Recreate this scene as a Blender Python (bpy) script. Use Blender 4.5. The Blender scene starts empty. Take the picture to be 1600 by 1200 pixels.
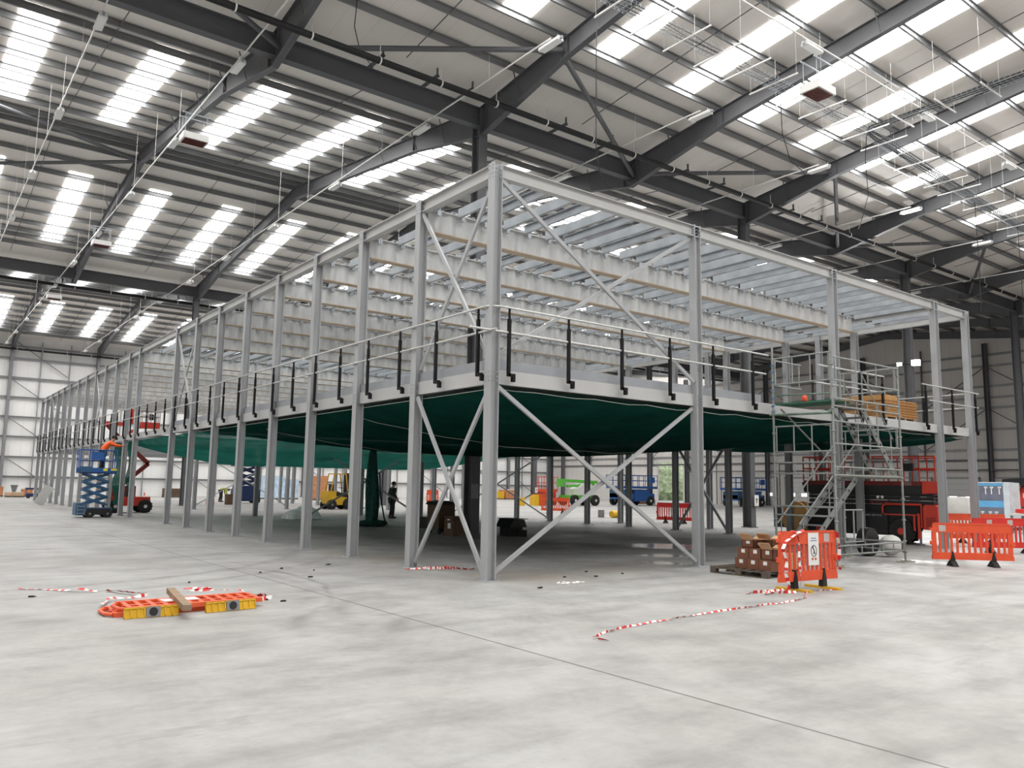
import bpy, bmesh, math, random
from mathutils import Vector, Matrix
random.seed(7)
PI = math.pi
SC = bpy.context.scene
COL = SC.collection

# ------------------------------------------------------------------ camera
cd = bpy.data.cameras.new('camera')
cam = bpy.data.objects.new('camera', cd); COL.objects.link(cam)
cd.sensor_fit = 'HORIZONTAL'; cd.sensor_width = 36.0
cd.lens = 1254.2 / 1600 * 36.0
cd.clip_start = 0.1; cd.clip_end = 400
YAW, PITCH, ROLL = math.radians(52.787), math.radians(7.261), math.radians(0.958)
fw = Vector((math.cos(YAW) * math.cos(PITCH), math.sin(YAW) * math.cos(PITCH), math.sin(PITCH)))
rt = fw.cross(Vector((0, 0, 1))).normalized(); up = rt.cross(fw)
r2 = rt * math.cos(ROLL) + up * math.sin(ROLL); u2 = up * math.cos(ROLL) - rt * math.sin(ROLL)
m = Matrix((r2, u2, -fw)).transposed().to_4x4()
m.translation = Vector((-8.359, -11.615, 1.65))
cam.matrix_world = m
SC.camera = cam

# ------------------------------------------------------------------ world, exposure
SC.view_settings.view_transform = 'Standard'
SC.view_settings.look = 'None'
SC.view_settings.gamma = 1.0
SC.view_settings.use_curve_mapping = False
SC.view_settings.exposure = 0.04
w = bpy.data.worlds.new('overcast_sky'); SC.world = w; w.use_nodes = True
bg = w.node_tree.nodes['Background']
bg.inputs['Color'].default_value = (0.93, 0.97, 1.0, 1); bg.inputs['Strength'].default_value = 1.0
SC.cycles.use_denoising = True
SC.cycles.max_bounces = 6; SC.cycles.diffuse_bounces = 4; SC.cycles.glossy_bounces = 2
SC.cycles.transparent_max_bounces = 6; SC.cycles.sample_clamp_indirect = 4.0
SC.cycles.caustics_reflective = False; SC.cycles.caustics_refractive = False

# ------------------------------------------------------------------ materials
MATS = {}
def mat(name, col, rough=0.6, metal=0.0, var=0.08, scale=3.0, stretch=(1, 1, 1), bump=0.0, spec=0.4):
    if name in MATS: return MATS[name]
    M = bpy.data.materials.new(name); M.use_nodes = True
    nt = M.node_tree; b = nt.nodes['Principled BSDF']
    b.inputs['Roughness'].default_value = rough; b.inputs['Metallic'].default_value = metal
    b.inputs['Specular IOR Level'].default_value = spec
    if var > 0:
        tc = nt.nodes.new('ShaderNodeTexCoord'); mp = nt.nodes.new('ShaderNodeMapping')
        mp.inputs['Scale'].default_value = stretch
        nt.links.new(tc.outputs['Object'], mp.inputs['Vector'])
        nz = nt.nodes.new('ShaderNodeTexNoise'); nz.inputs['Scale'].default_value = scale; nz.inputs['Detail'].default_value = 4
        nt.links.new(mp.outputs['Vector'], nz.inputs['Vector'])
        cr = nt.nodes.new('ShaderNodeValToRGB')
        cr.color_ramp.elements[0].position = 0.3; cr.color_ramp.elements[1].position = 0.7
        cr.color_ramp.elements[0].color = tuple(max(0, c * (1 - var)) for c in col) + (1,)
        cr.color_ramp.elements[1].color = tuple(min(1, c * (1 + var)) for c in col) + (1,)
        nt.links.new(nz.outputs['Fac'], cr.inputs['Fac']); nt.links.new(cr.outputs['Color'], b.inputs['Base Color'])
        if bump:
            bp = nt.nodes.new('ShaderNodeBump'); bp.inputs['Strength'].default_value = bump; bp.inputs['Distance'].default_value = 0.02
            nt.links.new(nz.outputs['Fac'], bp.inputs['Height']); nt.links.new(bp.outputs['Normal'], b.inputs['Normal'])
    else:
        b.inputs['Base Color'].default_value = tuple(col) + (1,)
    MATS[name] = M
    return M

def emit(name, col, strength):
    M = bpy.data.materials.new(name); M.use_nodes = True
    b = M.node_tree.nodes['Principled BSDF']
    b.inputs['Base Color'].default_value = (0.8, 0.8, 0.8, 1)
    b.inputs['Emission Color'].default_value = tuple(col) + (1,); b.inputs['Emission Strength'].default_value = strength
    MATS[name] = M; return M

class NT:
    """small helper to wire a node tree"""
    def __init__(s, name):
        s.M = bpy.data.materials.new(name); s.M.use_nodes = True; s.t = s.M.node_tree; s.b = s.t.nodes['Principled BSDF']
        MATS[name] = s.M
    def n(s, typ, **kw):
        x = s.t.nodes.new('ShaderNode' + typ)
        for k, v in kw.items():
            setattr(x, k, v)
        return x
    def l(s, a, b): s.t.links.new(a, b)
    def math(s, op, a, b=None, c=None):
        x = s.n('Math', operation=op)
        for i, v in enumerate((a, b, c)):
            if v is None: continue
            if isinstance(v, (int, float)): x.inputs[i].default_value = v
            else: s.l(v, x.inputs[i])
        return x.outputs[0]
    def noise(s, vec, scale, detail=4, rough=0.5):
        x = s.n('TexNoise'); x.inputs['Scale'].default_value = scale; x.inputs['Detail'].default_value = detail; x.inputs['Roughness'].default_value = rough
        s.l(vec, x.inputs['Vector']); return x.outputs['Fac']
    def ramp(s, fac, stops):
        x = s.n('ValToRGB'); e = x.color_ramp.elements
        while len(e) < len(stops): e.new(0.5)
        for i, (p, c) in enumerate(stops):
            e[i].position = p; e[i].color = (c, c, c, 1) if isinstance(c, (int, float)) else tuple(c) + (1,)
        s.l(fac, x.inputs['Fac']); return x.outputs['Color']
    def mix(s, fac, a, b, blend='MIX'):
        x = s.n('Mix', data_type='RGBA', blend_type=blend)
        for sock, v in ((x.inputs[0], fac), (x.inputs[6], a), (x.inputs[7], b)):
            if isinstance(v, (int, float)): sock.default_value = v
            elif isinstance(v, tuple): sock.default_value = v + (1,)
            else: s.l(v, sock)
        return x.outputs[2]
    def mapping(s, scale=(1, 1, 1), rot=(0, 0, 0)):
        tc = s.n('TexCoord'); mp = s.n('Mapping'); mp.inputs['Scale'].default_value = scale; mp.inputs['Rotation'].default_value = rot
        s.l(tc.outputs['Object'], mp.inputs['Vector']); return mp.outputs['Vector']

# ------------------------------------------------------------------ mesh builder
class MB:
    def __init__(s): s.v = []; s.f = []; s.m = []; s.cur = 0
    def add(s, vs, fs):
        o = len(s.v); s.v += [tuple(v) for v in vs]
        for f in fs: s.f.append(tuple(i + o for i in f)); s.m.append(s.cur)
        return s
    def mi(s, i): s.cur = i; return s
    def box(s, x0, x1, y0, y1, z0, z1):
        return s.add([(x0, y0, z0), (x1, y0, z0), (x1, y1, z0), (x0, y1, z0), (x0, y0, z1), (x1, y0, z1), (x1, y1, z1), (x0, y1, z1)],
                     [(0, 3, 2, 1), (4, 5, 6, 7), (0, 1, 5, 4), (1, 2, 6, 5), (2, 3, 7, 6), (3, 0, 4, 7)])
    def cbox(s, c, d, M=None):
        P = [Vector((x * d[0] / 2, y * d[1] / 2, z * d[2] / 2)) for z in (-1, 1) for x, y in ((-1, -1), (1, -1), (1, 1), (-1, 1))]
        if M is not None: P = [M @ p for p in P]
        return s.add([p + Vector(c) for p in P], [(0, 3, 2, 1), (4, 5, 6, 7), (0, 1, 5, 4), (1, 2, 6, 5), (2, 3, 7, 6), (3, 0, 4, 7)])
    def frame(s, p0, p1, up=(0, 0, 1)):
        p0, p1 = Vector(p0), Vector(p1); d = (p1 - p0).normalized(); u = Vector(up)
        if abs(d.dot(u)) > 0.98: u = Vector((1, 0, 0)) if abs(d.x) < 0.9 else Vector((0, 1, 0))
        a = d.cross(u).normalized(); b = a.cross(d).normalized()
        return p0, p1, a, b
    def sweep(s, prof, p0, p1, up=(0, 0, 1)):
        """closed 2D profile (a = sideways, b = up) swept from p0 to p1"""
        p0, p1, a, b = s.frame(p0, p1, up); n = len(prof)
        vs = [p + a * x + b * y for p in (p0, p1) for x, y in prof]
        fs = [(i, (i + 1) % n, n + (i + 1) % n, n + i) for i in range(n)] + [tuple(range(n))[::-1], tuple(range(n, 2 * n))]
        return s.add(vs, fs)
    def bar(s, p0, p1, w, h, up=(0, 0, 1)):
        return s.sweep([(-w / 2, -h / 2), (w / 2, -h / 2), (w / 2, h / 2), (-w / 2, h / 2)], p0, p1, up)
    def hsec(s, p0, p1, w, h, tf, tw, up=(0, 0, 1)):
        """I section: flanges of width w, depth h along up"""
        W, H, T = w / 2, h / 2, tw / 2
        return s.sweep([(-W, -H), (W, -H), (W, -H + tf), (T, -H + tf), (T, H - tf), (W, H - tf), (W, H), (-W, H), (-W, H - tf), (-T, H - tf), (-T, -H + tf), (-W, -H + tf)], p0, p1, up)
    def csec(s, p0, p1, w, h, t, flip=1, up=(0, 0, 1)):
        W, H = w, h / 2
        pr = [(0, -H), (W, -H), (W, -H + t), (t, -H + t), (t, H - t), (W, H - t), (W, H), (0, H)]
        if flip < 0: pr = [(-x, y) for x, y in pr][::-1]
        return s.sweep(pr, p0, p1, up)
    def tube(s, pts, r, n=8, closed=False, caps=True):
        pts = [Vector(p) for p in pts]; rings = []; k = len(pts); a = None
        for i, p in enumerate(pts):
            if closed: d = (pts[(i + 1) % k] - pts[i - 1])
            else: d = pts[min(i + 1, k - 1)] - pts[max(i - 1, 0)]
            d = d.normalized() if d.length > 1e-9 else Vector((0, 0, 1))
            if a is None:
                a = d.cross(Vector((0, 0, 1)));
                if a.length < 0.05: a = d.cross(Vector((1, 0, 0)))
            a = (a - d * a.dot(d)).normalized(); b = d.cross(a)
            rr = r[i] if isinstance(r, (list, tuple)) else r
            rings.append([p + a * math.cos(2 * PI * j / n) * rr + b * math.sin(2 * PI * j / n) * rr for j in range(n)])
        vs = [q for g in rings for q in g]; fs = []
        for i in range(k if closed else k - 1):
            i2 = (i + 1) % k
            fs += [(i * n + j, i * n + (j + 1) % n, i2 * n + (j + 1) % n, i2 * n + j) for j in range(n)]
        if caps and not closed: fs += [tuple(range(n))[::-1], tuple(range((k - 1) * n, k * n))]
        return s.add(vs, fs)
    def cyl(s, p0, p1, r, n=16): return s.tube([p0, p1], r, n)
    def prism(s, poly, axis, a0, a1):
        """polygon in the plane across axis ('x': (y,z), 'y': (x,z), 'z': (x,y)) extruded a0..a1"""
        n = len(poly)
        def P(u, v, a): return (a, u, v) if axis == 'x' else (u, a, v) if axis == 'y' else (u, v, a)
        vs = [P(u, v, a) for a in (a0, a1) for u, v in poly]
        fs = [(i, (i + 1) % n, n + (i + 1) % n, n + i) for i in range(n)] + [tuple(range(n))[::-1], tuple(range(n, 2 * n))]
        return s.add(vs, fs)
    def lathe(s, prof, c=(0, 0, 0), n=24, axis='z'):
        k = len(prof); vs = []; fs = []
        for r, h in prof:
            for j in range(n):
                x, y = r * math.cos(2 * PI * j / n), r * math.sin(2 * PI * j / n)
                v = (x, y, h) if axis == 'z' else (h, x, y) if axis == 'x' else (x, h, y)
                vs.append((v[0] + c[0], v[1] + c[1], v[2] + c[2]))
        for i in range(k - 1):
            fs += [(i * n + j, i * n + (j + 1) % n, (i + 1) * n + (j + 1) % n, (i + 1) * n + j) for j in range(n)]
        fs += [tuple(range(n))[::-1], tuple(range((k - 1) * n, k * n))]
        return s.add(vs, fs)
    def blob(s, c, r, n=12, k=8, seed=0, rough=0.0):
        R = random.Random(seed); vs = []; fs = []
        rx, ry, rz = r if isinstance(r, (tuple, list)) else (r, r, r)
        for i in range(k + 1):
            th = PI * i / k
            for j in range(n):
                q = 1 + R.uniform(-rough, rough) if 0 < i < k else 1
                vs.append((c[0] + rx * q * math.sin(th) * math.cos(2 * PI * j / n), c[1] + ry * q * math.sin(th) * math.sin(2 * PI * j / n), c[2] + rz * q * math.cos(th)))
        for i in range(k):
            fs += [(i * n + j, (i + 1) * n + j, (i + 1) * n + (j + 1) % n, i * n + (j + 1) % n) for j in range(n)]
        return s.add(vs, fs)
    def build(s, name, mats, parent=None, smooth=True):
        off = Vector((0, 0, 0)); p = parent
        while p is not None: off += p.location; p = p.parent
        me = bpy.data.meshes.new(name)
        me.from_pydata([(v[0] - off.x, v[1] - off.y, v[2] - off.z) for v in s.v], [], s.f)
        bm = bmesh.new(); bm.from_mesh(me)
        bmesh.ops.remove_doubles(bm, verts=bm.verts, dist=1e-5)
        bmesh.ops.recalc_face_normals(bm, faces=bm.faces); bm.to_mesh(me); bm.free()
        if not isinstance(mats, (list, tuple)): mats = [mats]
        for mm in mats: me.materials.append(mm)
        if len(mats) > 1 and len(s.m) == len(me.polygons):
            me.polygons.foreach_set('material_index', s.m)
        if smooth:
            me.polygons.foreach_set('use_smooth', [True] * len(me.polygons)); me.set_sharp_from_angle(angle=0.6)
        o = bpy.data.objects.new(name, me); COL.objects.link(o)
        if parent is not None: o.parent = parent
        return o

def tag(o, label, cat, group=None, kind=None):
    o['label'] = label; o['category'] = cat
    if group: o['group'] = group
    if kind: o['kind'] = kind
    return o
def thing(name, label, cat, loc=(0, 0, 0), group=None):
    o = bpy.data.objects.new(name, None); COL.objects.link(o); o.location = loc
    o.empty_display_size = 0.1
    return tag(o, label, cat, group)
def struct(o): o['kind'] = 'structure'; return o
def stuff(o): o['kind'] = 'stuff'; return o
def kids(o): return [c for c in bpy.data.objects if c.parent == o]
def dup(root, loc=None, rz=None, label=None, group=None, tree=None):
    r = root.copy(); COL.objects.link(r)
    if loc is not None: r.location = loc
    if rz is not None: r.rotation_euler = (0, 0, rz)
    if label: r['label'] = label
    if group: r['group'] = group
    for ch, subs in (tree if tree is not None else tree_of(root)):
        c = ch.copy(); COL.objects.link(c); c.parent = r
        for g in subs:
            d = g.copy(); COL.objects.link(d); d.parent = c
    return r
def tree_of(root): return [(c, kids(c)) for c in kids(root)]
ORD = 'zeroth first second third fourth fifth sixth seventh eighth ninth tenth eleventh twelfth thirteenth fourteenth fifteenth sixteenth seventeenth eighteenth nineteenth twentieth twenty-first twenty-second twenty-third twenty-fourth'.split()

# ---- surfaces
galv = mat('grey_painted_steel', (0.37, 0.38, 0.39), 0.45, 0.0, 0.06, 1.5, (1, 1, .3))
palem = mat('pale_edge_steel', (0.46, 0.46, 0.455), 0.5, 0.0, 0.05, 1.5)
galv2 = mat('galvanised_steel', (0.36, 0.39, 0.42), 0.4, 0.3, 0.12, 2.5)
webm = mat('white_galvanised_web', (0.57, 0.58, 0.585), 0.5, 0.0, 0.16, 2.2, (1.5, 1, .5))
dark = mat('dark_grey_steel', (0.105, 0.107, 0.115), 0.5, 0.0, 0.06, 1.0)
purm = mat('grey_purlin_steel', (0.23, 0.235, 0.24), 0.4, 0.2, 0.08, 1.0)
blackm = mat('black_powder_coat', (0.008, 0.008, 0.009), 0.6, 0, 0, spec=.2)
railm = mat('zinc_tube', (0.50, 0.50, 0.49), 0.35, 0.4, 0.1, 5)
rubber = mat('black_rubber', (0.018, 0.018, 0.018), 0.8, 0, 0.2, 8)
whitep = mat('white_plastic', (0.78, 0.77, 0.75), 0.5, 0, 0.03, 4)
blackpipe = mat('black_pipe', (0.009, 0.009, 0.010), 0.6, 0, 0)
# ================================================================== the setting
YV, SP, YF, XG = 10.8, 34.2, 79.2, 67.6
NODES = [-0.45 + 7.56 * k for k in range(-2, 10)]
X0, X1 = -16.2, XG
def roofz(Y):
    d = abs(((Y - YV + SP / 2) % SP) - SP / 2)
    return 15.3 + 0.122 * d

def floor_material():
    t = NT('poured_concrete'); v = t.mapping()
    big = t.noise(v, 0.22, 5, 0.6); mid = t.noise(v, 1.1, 6, 0.65); fine = t.noise(v, 9.0, 6, 0.7)
    vs = t.mapping((0.5, 2.2, 1), (0, 0, 0.9)); streak = t.noise(vs, 0.8, 5, 0.65)
    c = t.ramp(big, [(0.3, (0.34, 0.33, 0.315)), (0.5, (0.40, 0.395, 0.385)), (0.72, (0.45, 0.45, 0.44))])
    c = t.mix(0.6, c, t.ramp(mid, [(0.3, 0.5), (0.62, 1.0)]), 'MULTIPLY')
    c = t.mix(0.4, c, t.ramp(streak, [(0.3, 0.5), (0.52, 1.0)]), 'MULTIPLY')
    c = t.mix(0.25, c, t.ramp(fine, [(0.3, 0.6), (0.65, 1.0)]), 'MULTIPLY')
    # dark scuffs
    sc = t.noise(t.mapping((0.35, 1.3, 1), (0, 0, 0.75)), 0.9, 6, 0.7)
    c = t.mix(t.ramp(sc, [(0.60, 0.0), (0.72, 0.5)]), c, (0.15, 0.14, 0.13))
    tc = t.n('TexCoord'); sp = t.n('SeparateXYZ'); t.l(tc.outputs['Object'], sp.inputs[0])
    X, Y = sp.outputs[0], sp.outputs[1]
    wob = t.math('MULTIPLY', t.math('SUBTRACT', t.noise(v, 0.8, 2), 0.5), 0.5)
    # tyre marks: arcs of two parallel tracks
    for cx, cy, r, wd, a0, am in ((-8.4, 2.2, 5.9, 0.05, 0.0, 0.75), (-8.4, 2.2, 5.55, 0.12, 0.1, 0.35), (-2.85, -3.2, 1.85, 0.13, 2.7, 0.6), (-1.0, -2.9, 2.85, 0.14, 2.8, 0.6), (-8.0, 10.5, 8.1, 0.12, -1.1, 0.6), (-8.0, 10.5, 9.0, 0.10, -1.05, 0.5), (-2.6, -3.6, 1.1, 0.12, 2.4, 0.5)):
        dx = t.math('SUBTRACT', X, cx); dy = t.math('SUBTRACT', Y, cy)
        rad = t.math('ADD', t.math('SQRT', t.math('ADD', t.math('MULTIPLY', dx, dx), t.math('MULTIPLY', dy, dy))), t.math('MULTIPLY', wob, 0.6))
        band = t.math('SUBTRACT', 1.0, t.math('MULTIPLY', t.math('ABSOLUTE', t.math('SUBTRACT', rad, r)), 0.6 / wd)); band = t.math('MAXIMUM', band, 0.0)
        ang = t.math('ARCTAN2', dy, dx)
        gate = t.math('MAXIMUM', t.math('SUBTRACT', 1.0, t.math('MULTIPLY', t.math('ABSOLUTE', t.math('SUBTRACT', ang, a0)), 1.0)), 0.0)
        pat = t.math('MULTIPLY', t.math('MULTIPLY', band, gate), t.ramp(t.noise(v, 2.5, 4), [(0.3, 0.15 * am), (0.6, am)]))
        c = t.mix(pat, c, (0.12, 0.11, 0.105))
    # brownish damp patches by the near columns
    for cx, cy, r, am in ((1.2, 0.2, 1.6, 0.35), (3.6, 0.4, 1.2, 0.3), (0.6, 4.6, 1.3, 0.35), (0.4, 6.4, 1.0, 0.3)):
        dx = t.math('SUBTRACT', X, cx); dy = t.math('SUBTRACT', Y, cy)
        d = t.math('SQRT', t.math('ADD', t.math('MULTIPLY', dx, dx), t.math('MULTIPLY', dy, dy)))
        k = t.math('MAXIMUM', t.math('SUBTRACT', 1.0, t.math('DIVIDE', t.math('ADD', d, wob), r)), 0.0)
        c = t.mix(t.math('MULTIPLY', t.math('MULTIPLY', k, am * 1.6), t.ramp(mid, [(0.35, 0.2), (0.6, 1.0)])), c, (0.27, 0.20, 0.12))
    # sawn joints
    j = t.math('LESS_THAN', t.math('ABSOLUTE', t.math('ADD', X, 3.13)), 0.013)
    c = t.mix(t.math('MULTIPLY', j, 0.72), c, (0.05, 0.045, 0.04))
    t.l(c, t.b.inputs['Base Color'])
    wet = t.ramp(t.noise(v, 0.35, 3), [(0.35, 0.62), (0.7, 0.42)])
    for cx, cy, r in ((9.6, 4.5, 1.5), (7.0, 2.3, .8), (5.5, .9, .6)):
        dx = t.math('SUBTRACT', X, cx); dy = t.math('SUBTRACT', Y, cy)
        d = t.math('SQRT', t.math('ADD', t.math('MULTIPLY', dx, dx), t.math('MULTIPLY', dy, dy)))
        k = t.math('MAXIMUM', t.math('SUBTRACT', 1.0, t.math('DIVIDE', t.math('ADD', d, wob), r)), 0.0)
        wet = t.mix(t.math('MINIMUM', t.math('MULTIPLY', k, 2.2), 1.0), wet, (0.10, 0.10, 0.10))
    t.l(wet, t.b.inputs['Roughness']); t.b.inputs['Specular IOR Level'].default_value = 0.3
    bp = t.n('Bump'); bp.inputs['Strength'].default_value = 0.15; bp.inputs['Distance'].default_value = 0.01
    t.l(fine, bp.inputs['Height']); t.l(bp.outputs['Normal'], t.b.inputs['Normal'])
    return t.M
struct(MB().box(-17, XG + 0.2, -24, YF + 0.2, -0.3, 0).build('floor', floor_material()))

def lined(name, col, axis, per, width, lines, var=0.05, rough=0.6, other=None):
    """sheet with fine seams every `per` metres along an axis"""
    t = NT(name); v = t.mapping(); tc = t.n('TexCoord'); sp = t.n('SeparateXYZ'); t.l(tc.outputs['Object'], sp.inputs[0])
    def seam(ax, p, wd):
        fr = t.math('FRACT', t.math('DIVIDE', sp.outputs[ax], p)); return t.math('LESS_THAN', t.math('MULTIPLY', fr, p), wd)
    s = seam(axis, per, width)
    if other: s = t.math('MAXIMUM', s, seam(*other))
    c = t.ramp(t.noise(v, 0.5, 4), [(0.3, tuple(x * (1 - var) for x in col)), (0.7, tuple(min(1, x * (1 + var)) for x in col))])
    c = t.mix(s, c, lines); t.l(c, t.b.inputs['Base Color']); t.b.inputs['Roughness'].default_value = rough
    return t.M
liner = lined('roof_liner_sheet', (0.82, 0.775, 0.725), 0, 1.0, 0.02, (0.72, 0.68, 0.635), 0.03)
clad = lined('white_wall_cladding', (0.76, 0.755, 0.745), 0, 1.0, 0.02, (0.58, 0.575, 0.57), 0.03)
cladg = lined('shade_darkened_cladding', (0.53, 0.51, 0.49), 1, 1.0, 0.02, (0.32, 0.31, 0.30), 0.03)  # white cladding darkened: the gable's dimmer light is put into the colour

# roof slopes
SLOPES = [(YV - SP, YV - SP / 2), (YV - SP / 2, YV), (YV, YV + SP / 2), (YV + SP / 2, YV + SP), (YV + SP, YV + 1.5 * SP), (YV + 1.5 * SP, YF)]
e = 1e-4
for a, b in SLOPES:
    za, zb = roofz(a + e), roofz(b - e)
    struct(MB().prism([(a, za), (b, zb), (b, zb + 0.12), (a, za + 0.12)], 'x', X0, X1 + 0.2).build('ceiling', liner, smooth=False))
# rooflights
glow = emit('daylit_rooflight_sheet', (1.0, 0.99, 0.97), 14.0)
n_win = 0
for si, (a, b) in enumerate(SLOPES):
    valley_low = roofz(a + e) < roofz(b - e)
    if valley_low: y0, y1 = a + 4.4, a + 14.5
    else: y0, y1 = b - (12.7 if si in (3, 5) else 14.5), b - (3.4 if si in (3, 5) else 4.45)
    for k in range(-3, 20):
        xc = -6.1 + 3.78 * k
        if xc < X0 + 1 or xc > (46 if si < 4 else XG - 1): continue
        n_win += 1
        z0, z1 = roofz(y0) - 0.02, roofz(y1) - 0.02
        o = MB().add([(xc - .52, y0, z0), (xc + .52, y0, z0), (xc + .52, y1, z1), (xc - .52, y1, z1)], [(0, 1, 2, 3)]).build('window_%d' % n_win, glow, smooth=False)
        struct(o)
# purlins, one line per row
PD = [2.3, 3.5, 4.4, 5.6, 7.2, 8.95, 10.7, 12.45, 14.2, 15.8, 16.75]
pur = None
for a, b in SLOPES:
    low = roofz(a + e) < roofz(b - e)
    for d in (PD[1:] if a in (SLOPES[2][0], SLOPES[4][0]) else PD):
        y = a + d if low else b - d
        if pur is None:
            pur = struct(MB().csec((X0, 0, 0), (X1, 0, 0), 0.075, 0.24, 0.02, 1).build('purlin_beam', purm, smooth=False)); o = pur
        else:
            o = pur.copy(); COL.objects.link(o)
        o.location = (0, y, roofz(y) - 0.145)
# sag rods between purlins: one line per half bay on every slope
rod = None
for a, b in SLOPES[1:]:
    for k in range(0, 10):
        x = NODES[k + 1] + 3.9 if k + 1 < len(NODES) else None
        if x is None or x > XG: continue
        m_ = MB().tube([(x, a + 1.0, roofz(a + 1.0) - 0.2), (x, b - 1.0, roofz(b - 1.0) - 0.2)], 0.018, 5)
        struct(m_.build('tie_rod_beam', dark))
# rafters
def rafter_mesh():
    mbr = MB(); h = SP / 2
    st = [(-h, 13.95, 15.03), (-h + 4.7, 14.95, 15.03 + .122 * 4.7), (0, 16.5, 15.03 + .122 * h), (h - 4.7, 14.95, 15.03 + .122 * 4.7), (h, 13.95, 15.03)]
    def strip(w, lo, hi):
        for (ya, *za), (yb, *zb) in zip(st[:-1], st[1:]):
            l0, h0, l1, h1 = lo(za), hi(za), lo(zb), hi(zb)
            mbr.add([(-w, ya, l0), (w, ya, l0), (w, ya, h0), (-w, ya, h0), (-w, yb, l1), (w, yb, l1), (w, yb, h1), (-w, yb, h1)],
                    [(0, 1, 2, 3), (7, 6, 5, 4), (0, 4, 5, 1), (1, 5, 6, 2), (2, 6, 7, 3), (3, 7, 4, 0)])
    strip(0.008, lambda z: z[0], lambda z: z[1]); strip(0.11, lambda z: z[0], lambda z: z[0] + .022); strip(0.11, lambda z: z[1] - .022, lambda z: z[1])
    for s_ in (-1, 1):
        for d in (0.35, 4.7): 
            y = s_ * (h - d); zb = 13.95 + (1.0 * d / 4.7); zt = 15.03 + .122 * d
            mbr.box(-.1, .1, y - .008, y + .008, zb + .02, zt - .02)
        for d in (2.3, 4.4, 7.2, 10.7):      # purlin stays
            y = s_ * (h - d); zt = 15.03 + .122 * d
            zb = 13.95 + 1.0 * min(d, 4.7) / 4.7 + max(0, d - 4.7) * .125 + .05
            for sx in (-1, 1): mbr.bar((sx * .08, y, zb), (sx * .36, y, zt + .05), .03, .03)
    return mbr
rf = struct(rafter_mesh().build('rafter_beam', dark, smooth=False)); rf.location = (NODES[0], YV - SP / 2, 0)
for j in range(3):
    for i, x in enumerate(NODES):
        if i == 0 and j == 0: continue
        o = rf.copy(); COL.objects.link(o); o.location = (min(x, XG - .25), YV - SP / 2 + j * SP, 0)
# valley beams + columns
vx = [-15.6, -8.01, 7.11, 22.23, 37.35, 52.47, XG]
def hcol(z1, w, d, name, m_): return MB().hsec((0, 0, 0), (0, 0, z1), w, d, 0.03, 0.02, up=(0, 1, 0)).box(-w / 2 - .06, w / 2 + .06, -d / 2 - .06, d / 2 + .06, 0, 0.03).build(name, m_, smooth=False)
bc = None
for Y in (YV, YV + SP):
    for xa, xb in zip(vx[:-1], vx[1:]):
        mb_ = MB().hsec((xa, Y, 14.6), (xb, Y, 14.6), 0.30, 0.7, 0.03, 0.02)
        struct(mb_.build('valley_beam', dark, smooth=False))
    for x in vx[1:-1]:
        if bc is None: bc = struct(hcol(14.95, 0.34, 0.46, 'building_column', dark)); o = bc
        else: o = bc.copy(); COL.objects.link(o)
        o.location = (x, Y + .1, 0)
# angle ties in the roof plane beside the valley and along the ridge
for p0, p1 in (((1.4, 9.7, 14.75), (7.0, 6.3, 15.2)), ((7.2, 6.5, 15.2), (14.6, 10.6, 14.35)), ((22.3, 6.4, 15.2), (15.0, 10.4, 14.5)), ((22.4, 6.3, 15.2), (29.6, 10.5, 14.3)), ((37.3, 6.4, 15.2), (30.0, 10.5, 14.4)),
               ((37.4, 6.4, 15.2), (44.8, 10.5, 14.3)), ((-8, 32.8, 16.0), (-.6, 28.2, 16.6)), ((-8, 24.0, 16.2), (-.6, 28.0, 16.6)), ((-.3, 10.5, 14.4), (-8, 6.4, 15.1)), ((-.4, 6.4, 15.1), (-7.9, 10.5, 14.4))):
    struct(MB().tube([p0, p1], 0.085, 10).build('bracing_tie_beam', dark))

# far wall
struct(MB().box(X0, XG + .2, YF, YF + .2, 0, 15.4).build('wall_far', clad, smooth=False))
for z in (1.76, 3.65, 5.6, 7.5, 9.4, 11.3, 13.2, 14.4):
    struct(MB().csec((X0, YF - .16, z), (XG, YF - .16, z), .075, .2, .02, 1).build('wall_rail_beam', purm, smooth=False))
fc = None
for x in [NODES[0] - 7.56] + NODES:
    if fc is None: fc = struct(hcol(15.0, 0.26, 0.5, 'wall_column', mat('mid_grey_steel', (0.2, 0.2, 0.21), .5, 0, .05))); o = fc
    else: o = fc.copy(); COL.objects.link(o)
    o.location = (min(x, XG - .3), YF - .27, 0)
for i, x in enumerate(NODES[:-1]):
    for k in (1, 2):
        struct(MB().box(x + 2.52 * k - .04, x + 2.52 * k + .04, YF - .24, YF - .1, 0, 15).build('wall_post_beam', purm, smooth=False))
    if i % 2 == 0:
        for za in (0.0, 3.8, 7.5, 11.3):
            struct(MB().tube([(x + .2, YF - .3, za + 3.6), (x + 4.9, YF - .3, za + .4)], .045, 8).build('bracing_tie_beam', purm))
struct(MB().box(X0 - .2, X0, -24, YF, 0, 15.4).build('wall_left', clad, smooth=False))
nw = MB()
for ya in (0,): nw.box(X0, XG, -23.6, -23.4, 0, 15.4)
struct(nw.build('wall_near', clad, smooth=False))
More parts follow.
